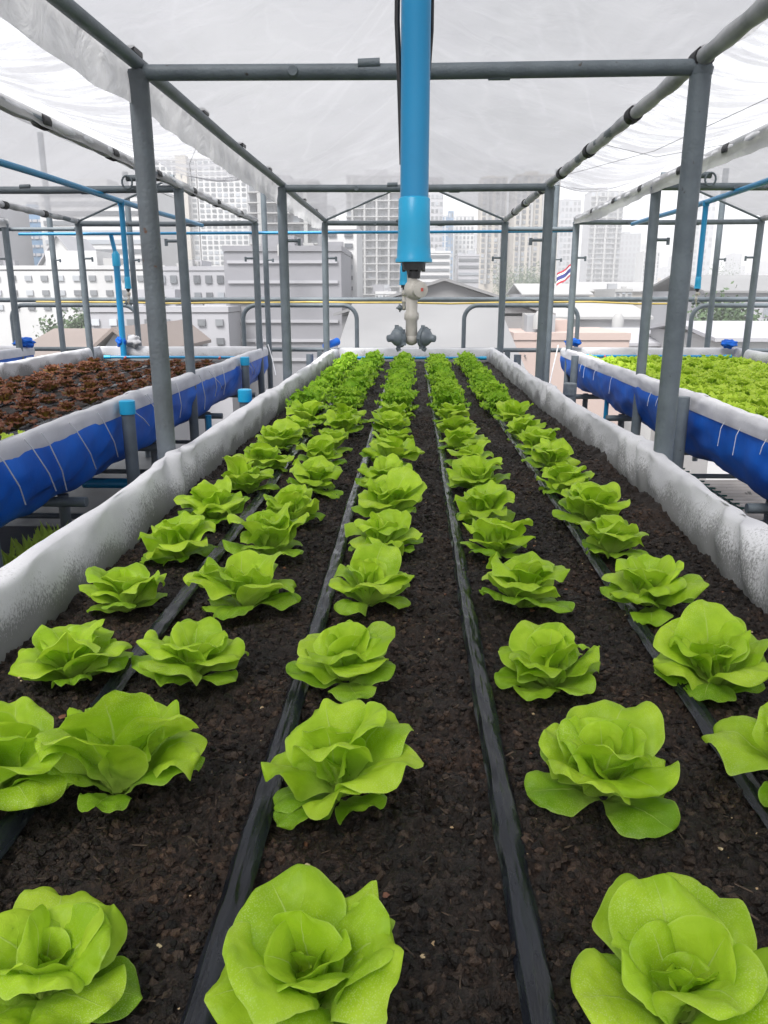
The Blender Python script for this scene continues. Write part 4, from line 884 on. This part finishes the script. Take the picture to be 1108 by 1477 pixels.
for c in range(10):
    for k in range(29):
        y = 2.85 + 0.148 * k + rnd.uniform(-.02, .02); x = XR - .645 + .143 * c + rnd.uniform(-.015, .015)
        inst(YG[(k * 3 + c) % 4], 'young_lettuce', x, y, rnd.uniform(.95, 1.3), 'young yellow green lettuce in the dense planting of the right bed', 'lettuce', 'young lettuces packed in the right bed', 1.0)

# ------------------------------------------------------------------ the city beyond
def wallmat(n, c, c2=None, sc=0.15): return pmat(n, c, 0.85, c2 or tuple(v * 0.88 for v in c), sc, spots=None)
M['c_white'] = wallmat('white_render', (0.48, 0.48, 0.485)); M['c_beige'] = wallmat('beige_render', (0.38, 0.35, 0.31)); M['c_grey'] = wallmat('grey_cladding', (0.21, 0.21, 0.23))
M['c_lgrey'] = wallmat('light_grey_render', (0.33, 0.33, 0.355)); M['c_dark'] = wallmat('dark_grey_render', (0.28, 0.29, 0.31)); M['c_blue'] = pmat('blue_glass', (0.10, 0.20, 0.33), 0.25, (0.07, 0.14, 0.24), 0.3)
M['c_glass'] = pmat('window_glass', (0.13, 0.14, 0.155), 0.3, (0.09, 0.097, 0.11), 0.6); M['c_brown'] = wallmat('brown_roof_tile', (0.19, 0.155, 0.14)); M['c_salmon'] = wallmat('salmon_wall', (0.42, 0.33, 0.30))
M['c_roof'] = wallmat('grey_sheet_roof', (0.20, 0.20, 0.205), (0.17, 0.17, 0.175), 0.25); M['c_green'] = wallmat('green_net', (0.13, 0.27, 0.24)); M['c_slab'] = wallmat('pale_slab', (0.31, 0.31, 0.31))
M['treeleaf'] = pmat('tree_foliage', (0.07, 0.12, 0.045), 0.7, (0.04, 0.075, 0.03), 1.2); M['bark'] = pmat('tree_bark', (0.12, 0.09, 0.07), 0.9)
GZ = -18.0
def glassmat(n, a, b_):
    m, N, L = new_mat(n); o = N.new('ShaderNodeOutputMaterial'); b = N.new('ShaderNodeBsdfPrincipled'); L.new(b.outputs[0], o.inputs[0])
    oi = N.new('ShaderNodeObjectInfo'); ge = N.new('ShaderNodeNewGeometry')
    f = math_node(N, L, 'FRACT', math_node(N, L, 'ADD', oi.outputs['Random'], ge.outputs['Random Per Island'])); r = ramp(N, [(0.0, a), (0.6, b_), (1.0, tuple(v * 2.2 for v in b_))]); L.new(f, r.inputs[0])
    L.new(r.outputs[0], b.inputs['Base Color']); b.inputs['Roughness'].default_value = 0.3; return m
M['c_glass'] = glassmat('window_glass', (0.07, 0.075, 0.085), (0.13, 0.14, 0.155))
M['c_glass2'] = glassmat('paler_window_glass', (0.10, 0.105, 0.115), (0.20, 0.21, 0.225))  # lighter set of tones than the other window glass
def tower(label, x0, x1, Y, top, depth, wall, cols, floors, zlow, win=(0.6, 0.6), glass='c_glass', band=False, balcony=0, name='apartment_tower', parts=None, setback=None, cat='building', slab=True):
    """box building: wall with plinth and roof parapet, a grid of recessed-looking framed windows, balcony slabs"""
    t = empty(name, ((x0 + x1) / 2, Y, GZ), label, cat)
    W_ = x1 - x0
    b = MB(); b.box(((x0 + x1) / 2, Y + depth / 2, (top + GZ) / 2), (W_, depth, top - GZ))
    b.build('wall', M[wall], t, smooth=False)
    b = MB(); b.box(((x0 + x1) / 2, Y + depth / 2, top + 0.01 * W_ + 0.15), (W_ * 1.01, depth * 1.02, 0.4)); ph = min(0.16 * W_, 2.2); b.box(((x0 * .6 + x1 * .4), Y + depth * .5, top + 0.5 * ph), (W_ * .3, depth * .4, ph)); b.build('roof', M[wall], t, smooth=False)
    for k in range(3 if Y < 200 else 0):
        ux = x0 + W_ * rnd.uniform(.1, .9); us = rnd.uniform(.5, 1.3); b = MB(); b.box((ux, Y + depth * rnd.uniform(.1, .7), top + 0.2 + us * .5), (us * 1.4, us, us)); b.build('rooftop_unit', M[rnd.choice(('c_grey', 'c_slab', 'c_dark'))], t, smooth=False)
    fh = (top - zlow) / floors; cw = W_ / cols
    ww, wh = cw * win[0], fh * win[1]
    wb = MB(); wb.box((0, 0, 0), (ww, 0.25, wh)); wme = wb.mesh('window', M[glass], False)
    fm = None; n = 0; rest = MB()
    for f in range(floors):
        z = top - (f + 0.5) * fh
        if band:
            if n < 100:
                b = MB(); b.box(((x0 + x1) / 2, Y - 0.05, z), (W_ * 0.94, 0.25, wh)); b.build('window_band', M[glass], t, smooth=False); n += 1
        else:
            for c in range(cols):
                x = x0 + (c + 0.5) * cw
                if n < 100:
                    o = bpy.data.objects.new('window', wme); COL.objects.link(o); o.parent = t; o.location = (x - t.location.x, -0.05, z - GZ); n += 1
                else: rest.box((x, Y - 0.05, z), (ww, 0.25, wh))
        if balcony and slab:
            b = MB(); b.box(((x0 + x1) / 2, Y - 0.5, z - fh * 0.45), (W_ * 1.01, 1.2, fh * 0.12)); b.build('balcony_slab', M['c_slab'], t, smooth=False)
    if rest.n: o = rest.build('windows', M[glass], t, smooth=False); o['kind'] = 'stuff'
    for k in range(balcony):
        x = x0 + (k + 0.5) * W_ / balcony
        b = MB(); b.box((x, Y - 0.55, (top + zlow) / 2), (W_ / balcony * 0.16, 1.0, top - zlow)); b.build('balcony_fin', M['c_slab'] if wall != 'c_slab' else M['c_lgrey'], t, smooth=False)
    return t
# projecting helpers in metres: x per metre of distance and z per metre of distance for the photo's pixels
def X(px, Y): return Y * ((px - 597.0) / 1130.0 * 1.0375)
def Z(py, Y): return CZ + Y * ((425.0 - py) / 1130.0) * 1.077
def T(label, l, r, t_, Y, depth, wall, cols, floors, low, **k):
    return tower(label, X(l, Y), X(r, Y), Y, Z(t_, Y), depth, wall, cols, floors, Z(low, Y), **k)
T('white hotel tower with a dense grid of square windows, left half', 258, 312, 263, 230, 14, 'c_white', 7, 21, 395, win=(.66, .58), name='hotel_tower')
T('pale beige lift shaft tower standing between the two hotel grids', 286, 300, 259, 228, 3, 'c_beige', 1, 3, 395, win=(.1, .1), name='stair_tower')
T('white hotel tower with a dense grid of square windows, right half', 314, 378, 263, 226, 16, 'c_white', 8, 21, 395, win=(.66, .58), name='hotel_tower')
T('grey cladding block with horizontal ledges behind the left posts', 343, 500, 372, 62, 12, 'c_grey', 4, 6, 520, band=True, win=(.6, .15), balcony=0, name='office_block', glass='c_lgrey')
T('glass balcony block rising behind the grey cladding block', 380, 470, 290, 125, 14, 'c_lgrey', 8, 9, 400, win=(.72, .62), balcony=3, name='apartment_block')
T('small white block with dark ribbon windows left of the big blue pipe', 478, 521, 345, 72, 8, 'c_white', 2, 8, 450, win=(.5, .38), name='white_block')
T('wide pale condominium with stacked balconies behind the big blue pipe', 508, 603, 284, 190, 14, 'c_lgrey', 11, 15, 425, win=(.55, .62), balcony=6, name='condominium')
T('narrow tower right of the big blue pipe', 612, 634, 286, 260, 10, 'c_lgrey', 4, 16, 420, win=(.55, .5), name='tower_block')
T('blue and white striped tower right of the big blue pipe', 628, 646, 330, 300, 10, 'c_white', 4, 12, 420, win=(.5, .8), glass='c_blue', name='tower_block')
T('slim blue glass tower beside the striped tower', 641, 648, 325, 296, 8, 'c_blue', 2, 12, 420, win=(.6, .6), name='glass_tower')
T('white tower with dark window lines left of the beige condominium', 650, 675, 330, 310, 10, 'c_white', 5, 16, 420, win=(.5, .6), name='tower_block')
T('stepped white terrace building low in the centre', 600, 645, 374, 160, 12, 'c_white', 3, 5, 415, band=True, win=(.6, .4), name='terrace_building')
T('low grey office behind the warehouse roof in the centre', 655, 683, 378, 170, 12, 'c_lgrey', 3, 4, 412, band=True, win=(.6, .4), name='office_building')
T('tall beige condominium with white window columns, left wing', 683, 716, 286, 215, 10, 'c_beige', 4, 20, 412, win=(.5, .62), balcony=2, name='condominium', slab=False)
T('tall beige condominium with white window columns, right wing', 727, 784, 284, 205, 14, 'c_beige', 7, 20, 410, win=(.5, .62), balcony=4, name='condominium', slab=False)
T('bluish grey tower between two posts right of centre', 786, 812, 312, 400, 14, 'c_lgrey', 5, 14, 412, win=(.6, .6), name='tower_block')
T('grey tower with balconies right of the right middle post', 824, 866, 302, 350, 14, 'c_lgrey', 7, 18, 412, win=(.6, .62), balcony=3, name='tower_block')
T('darker stepped tower beside the grey balcony tower', 866, 892, 352, 420, 14, 'c_dark', 5, 8, 408, win=(.5, .6), name='tower_block', glass='c_grey')
for l, r, t_, Yt, lb_ in ((800, 812, 330, 520, 'pale tower in the gap between the two right posts'), (905, 912, 388, 560, 'low grey tower behind the ribbed white block'), (838, 858, 340, 480, 'grey slab tower peeking out behind the balcony tower'), (664, 682, 352, 420, 'grey tower left of the beige condominium wings'), (604, 616, 300, 420, 'pale tower hidden close to the big blue pipe'), (470, 490, 318, 330, 'grey tower behind the small white block'), (228, 258, 340, 320, 'grey tower left of the hotel grids'), (0, 30, 345, 260, 'grey slab tower near the left edge'), (716, 728, 330, 460, 'tower seen between the two beige condominium wings'), (1012, 1024, 376, 620, 'hazy tower just left of the right sprinkler pipe')):
    T(lb_, l, r, t_, Yt, 14, 'c_grey' if l % 4 else 'c_lgrey', 4, 12, 412, win=(.55, .6), name='tower_block')
T('faint low tower in the haze right of the stepped tower', 893, 906, 364, 700, 20, 'c_lgrey', 3, 6, 408, name='tower_block')
T('bright white ribbed block in the right skyline', 897, 918, 374, 300, 10, 'c_white', 6, 8, 412, win=(.4, .7), name='white_block')
T('slender faint tower hidden behind the big right post', 954, 984, 283, 520, 16, 'c_lgrey', 5, 18, 412, name='tower_block')
for k, (l, r, t_) in enumerate(((925, 938, 392), (938, 954, 378), (1000, 1012, 398), (1014, 1030, 390), (1035, 1050, 400), (1052, 1066, 386), (1070, 1090, 394), (1092, 1106, 380))):
    T(['faint low block left of the slender tower', 'faint blue block beside the slender tower', 'faint block far right of the big right post', 'faint stepped block under the right sprinkler', 'faint block right of the right sprinkler', 'faint thin tower near the right edge', 'faint wide block near the right edge', 'faint tower at the right edge of the skyline'][k], l, r, t_, 760 + 20 * k, 20, ['c_lgrey', 'c_grey'][k % 2], 3, 3, 412, name='distant_tower')
# left side
T('blue glass office at the upper left behind thin posts', 60, 104, 318, 150, 12, 'c_blue', 6, 6, 380, win=(.8, .3), glass='c_lgrey', name='glass_office')
T('pale tower block at the left edge', -40, 38, 310, 130, 12, 'c_lgrey', 8, 9, 420, win=(.6, .6), balcony=3, name='apartment_block')
T('white block with long horizontal balcony bands on the left', 100, 250, 296, 140, 14, 'c_white', 5, 9, 400, band=True, win=(.6, .45), name='apartment_block')
T('long low white school building with dark windows on the left', 20, 262, 395, 85, 12, 'c_white', 11, 3, 450, win=(.42, .36), glass='c_glass2', name='school_building')
T('low white terrace building with balconies under the hotel', 250, 345, 395, 80, 10, 'c_lgrey', 6, 4, 480, win=(.55, .45), name='terrace_building')
T('white rooftop building left of the warehouse at lower left', 150, 345, 448, 58, 10, 'c_lgrey', 8, 3, 520, win=(.42, .34), glass='c_glass2', name='white_building')
def gable(label, l, r, yt, ye, Y, depth, wall, roof, name='house', axis='x'):
    x0, x1 = X(l, Y), X(r, Y); zt, ze = Z(yt, Y), Z(ye, Y)
    t = empty(name, ((x0 + x1) / 2, Y, GZ), label, 'building')
    MB().box(((x0 + x1) / 2, Y + depth / 2, (ze + GZ) / 2), (x1 - x0, depth, ze - GZ)).build('wall', M[wall], t, smooth=False)
    o = 0.5; xm = (x0 + x1) / 2; th = 0.18
    if axis == 'x':       # ridge runs across the view
        ym = Y + depth / 2
        v = [(x0 - o, Y - o, ze), (x1 + o, Y - o, ze), (x1 + o, ym, zt), (x0 - o, ym, zt), (x0 - o, Y + depth + o, ze), (x1 + o, Y + depth + o, ze)]
        v += [(a, b_, c - th) for a, b_, c in v]
        f = [(0, 1, 2, 3), (3, 2, 5, 4), (6, 9, 8, 7), (9, 10, 11, 8), (0, 6, 7, 1), (4, 5, 11, 10), (0, 3, 9, 6), (3, 4, 10, 9), (1, 7, 8, 2), (2, 8, 11, 5)]
    else:
        v = [(x0 - o, Y - o, ze), (xm, Y - o, zt), (x1 + o, Y - o, ze), (x0 - o, Y + depth, ze), (xm, Y + depth, zt), (x1 + o, Y + depth, ze)]
        v += [(a, b_, c - th) for a, b_, c in v]
        f = [(0, 1, 4, 3), (1, 2, 5, 4), (6, 9, 10, 7), (7, 10, 11, 8), (0, 6, 7, 1), (1, 7, 8, 2), (3, 4, 10, 9), (4, 5, 11, 10), (0, 3, 9, 6), (2, 8, 11, 5)]
        g_ = MB(); g_.add([(x0, Y, ze - th), (x1, Y, ze - th), (xm, Y, zt - th)], [(0, 1, 2)]); g_.build('gable_end', M[wall], t, smooth=False)
    MB().add(v, f).build('roof', M[roof], t, smooth=False)
    for k in range(3):
        b = MB(); x = x0 + (x1 - x0) * (k + .5) / 3; b.box((x, Y - 0.02, ze - 1.6), ((x1 - x0) * .14, 0.12, 1.1)); b.build('window', M['c_glass'], t, smooth=False)
    return t
gable('brown roofed house at lower left behind the posts', 45, 142, 474, 505, 42, 12, 'c_beige', 'c_brown')
gable('brown roofed house beside the blue riser pipe', 160, 218, 466, 500, 38, 12, 'c_lgrey', 'c_brown', axis='y')
gable('white gabled house above the low school roof', 96, 146, 350, 388, 110, 10, 'c_white', 'c_lgrey', axis='y')
gable('wide grey warehouse with a shallow ridged roof in the centre', 500, 775, 404, 448, 52, 30, 'c_roof', 'c_roof', 'warehouse', axis='y')
gable('grey sheet roofed shed just below the railing in the centre', 506, 728, 432, 520, 26, 20, 'c_roof', 'c_roof', 'shed', axis='x')
gable('long pale warehouse right of the centre posts', 738, 905, 434, 452, 58, 14, 'c_white', 'c_slab', 'warehouse', axis='x')
T('salmon coloured wall building below the pale warehouse', 733, 888, 482, 46, 8, 'c_salmon', 5, 2, 560, band=False, win=(.05, .05), name='salmon_building')
gable('low white shed at the lower right', 885, 985, 470, 485, 50, 10, 'c_white', 'c_lgrey', 'shed')
gable('grey roofed hall at the right edge behind the posts', 985, 1160, 398, 420, 70, 18, 'c_lgrey', 'c_roof', 'hall')
gable('white workshop at the right edge', 1010, 1160, 462, 478, 40, 12, 'c_white', 'c_lgrey', 'workshop')
gable('low pale roof left of the right sprinkler', 820, 950, 408, 420, 130, 20, 'c_beige', 'c_slab', 'house')
gable('low pale roof beside the flag', 745, 830, 410, 424, 120, 20, 'c_lgrey', 'c_slab', 'house')
# air conditioners, tanks on near roofs
for px, py, Y, lb_ in ((765, 445, 47, 'white rooftop tank in front of the pale warehouse, left one'), (868, 448, 57, 'white rooftop tank on the pale warehouse, right one'), (424, 360, 60, 'cream water tank on the grey cladding block')):
    x, z = X(px, Y), Z(py, Y)
    b = MB(); b.lathe([(x, Y - .5, z - 1.0), (x, Y - .5, z - 0.3), (x, Y - .5, z)], [0.4, 0.4, 0.2], 16); tag(b.build('water_tank', M['c_slab']), lb_, 'tank', 'rooftop tanks')
for k in range(46):
    Y = rnd.uniform(110, 620); px = rnd.choice((rnd.uniform(800, 1150), rnd.uniform(800, 1150), rnd.uniform(-60, 350), rnd.uniform(520, 700)))
    py = rnd.uniform(404, 424) + 900 / Y; wpx = rnd.uniform(14, 46) * (1 + 60 / Y)
    T('low hazy building in the dense city fabric near the horizon', px - wpx / 2, px + wpx / 2, py, Y, rnd.uniform(8, 16), rnd.choice(('c_white', 'c_lgrey', 'c_beige', 'c_grey', 'c_slab')), rnd.randint(3, 6), rnd.randint(2, 3), py + 14, win=(.5, .45), name='low_building')['group'] = 'low buildings filling the city beyond'
# trees far below
def tree(px, py, Y, rad, label, seed):
    x, z = X(px, Y), Z(py, Y); rs = np.random.RandomState(seed)
    t = empty('tree', (x, Y, GZ), label, 'tree', 'trees among the buildings')
    b = MB(); b.tube([(x, Y, GZ), (x + .3, Y, (GZ + z) / 2), (x, Y, z - rad * .3)], [0.45, 0.3, 0.12], 8)
    for k in range(5):
        a = k * 1.3; b.tube([(x, Y, z - rad * 1.2), (x + math.cos(a) * rad * .6, Y + math.sin(a) * rad * .6, z - rad * .2)], [0.14, 0.04], 6)
    b.build('trunk', M['bark'], t)
    n = 4200; cl = rs.normal(0, 1, (26, 3)); cl /= np.linalg.norm(cl, axis=1)[:, None]; cl *= rs.uniform(.35, .95, (26, 1)) * [rad, rad, rad * .75]
    cen = cl[rs.randint(0, 26, n)] + rs.normal(0, rad * .17, (n, 3)); nrm = rs.normal(0, 1, (n, 3)); nrm /= np.linalg.norm(nrm, axis=1)[:, None]
    tn = np.cross(nrm, rs.normal(0, 1, (n, 3))); tn /= np.linalg.norm(tn, axis=1)[:, None]; bt = np.cross(nrm, tn); s_ = rs.uniform(.10, .22, (n, 1))
    V = np.stack([cen - tn * s_, cen + bt * s_ * .6, cen + tn * s_, cen - bt * s_ * .6], 1).reshape(-1, 3) + [x, Y, z - rad * .2]
    F = np.arange(4 * n).reshape(n, 4)
    o = bpy.data.objects.new('crown', np_mesh('crown', V, F, M['treeleaf'], False)); COL.objects.link(o); o.parent = t; o.matrix_parent_inverse = Matrix.Translation(-t.location)
tree(1022, 462, 55, 3.2, 'pale green tree between the right posts behind the railing', 1)
tree(735, 410, 180, 7, 'dark tree clump at the foot of the beige condominium', 2)
tree(762, 412, 175, 6, 'tree clump right of the first at the foot of the beige condominium', 3)
tree(140, 470, 60, 2.6, 'small tree behind the brown roofed houses on the left', 4)
tree(1010, 412, 250, 9, 'low tree line clump at the right horizon', 5)
# national flag with five horizontal stripes, on its pole
t = empty('flag', (X(800, 30), 30, -6), 'red white and blue striped flag on a thin pole behind the right middle post', 'flag')
fx, fz = X(806, 30), Z(386, 30)
MB().tube([(fx, 30, -6), (fx, 30, fz + 0.25)], 0.02, 8).build('pole', M['steel'], t)
M['f_red'] = pmat('flag_red', (0.45, 0.03, 0.05), 0.7); M['f_white'] = pmat('flag_white', (0.75, 0.75, 0.77), 0.7); M['f_blue'] = pmat('flag_blue', (0.04, 0.05, 0.22), 0.7)
hh = [0, 1 / 6, 2 / 6, 4 / 6, 5 / 6, 1]
for k, c in enumerate(('f_red', 'f_white', 'f_blue', 'f_white', 'f_red')):
    def FP(i, j, k=k):
        u = i / 16; v = hh[k] + (hh[k + 1] - hh[k]) * j / 3
        return (fx - u * 0.55, 30 + 0.06 * math.sin(u * 9), fz - v * 0.44 - u * 0.38 + 0.02 * math.sin(u * 8 + v))
    MB().grid(FP, 16, 3).build('stripe', M[c], t, sharp=False)

# ------------------------------------------------------------------ haze: closed box round the camera and the scene
hz = MB(); hz.box((0, 1395, 20.5), (4300, 3300, 81)); hm, N, L = new_mat('haze')
# bottom a metre below the ground slab
o_ = N.new('ShaderNodeOutputMaterial'); pv = N.new('ShaderNodeVolumePrincipled'); L.new(pv.outputs[0], o_.inputs['Volume'])
pv.inputs['Color'].default_value = (0.97, 0.975, 0.99, 1); pv.inputs['Density'].default_value = 0.0019; pv.inputs['Anisotropy'].default_value = 0.0
ho = hz.build('haze', hm, smooth=False); tag(ho, kind='stuff')
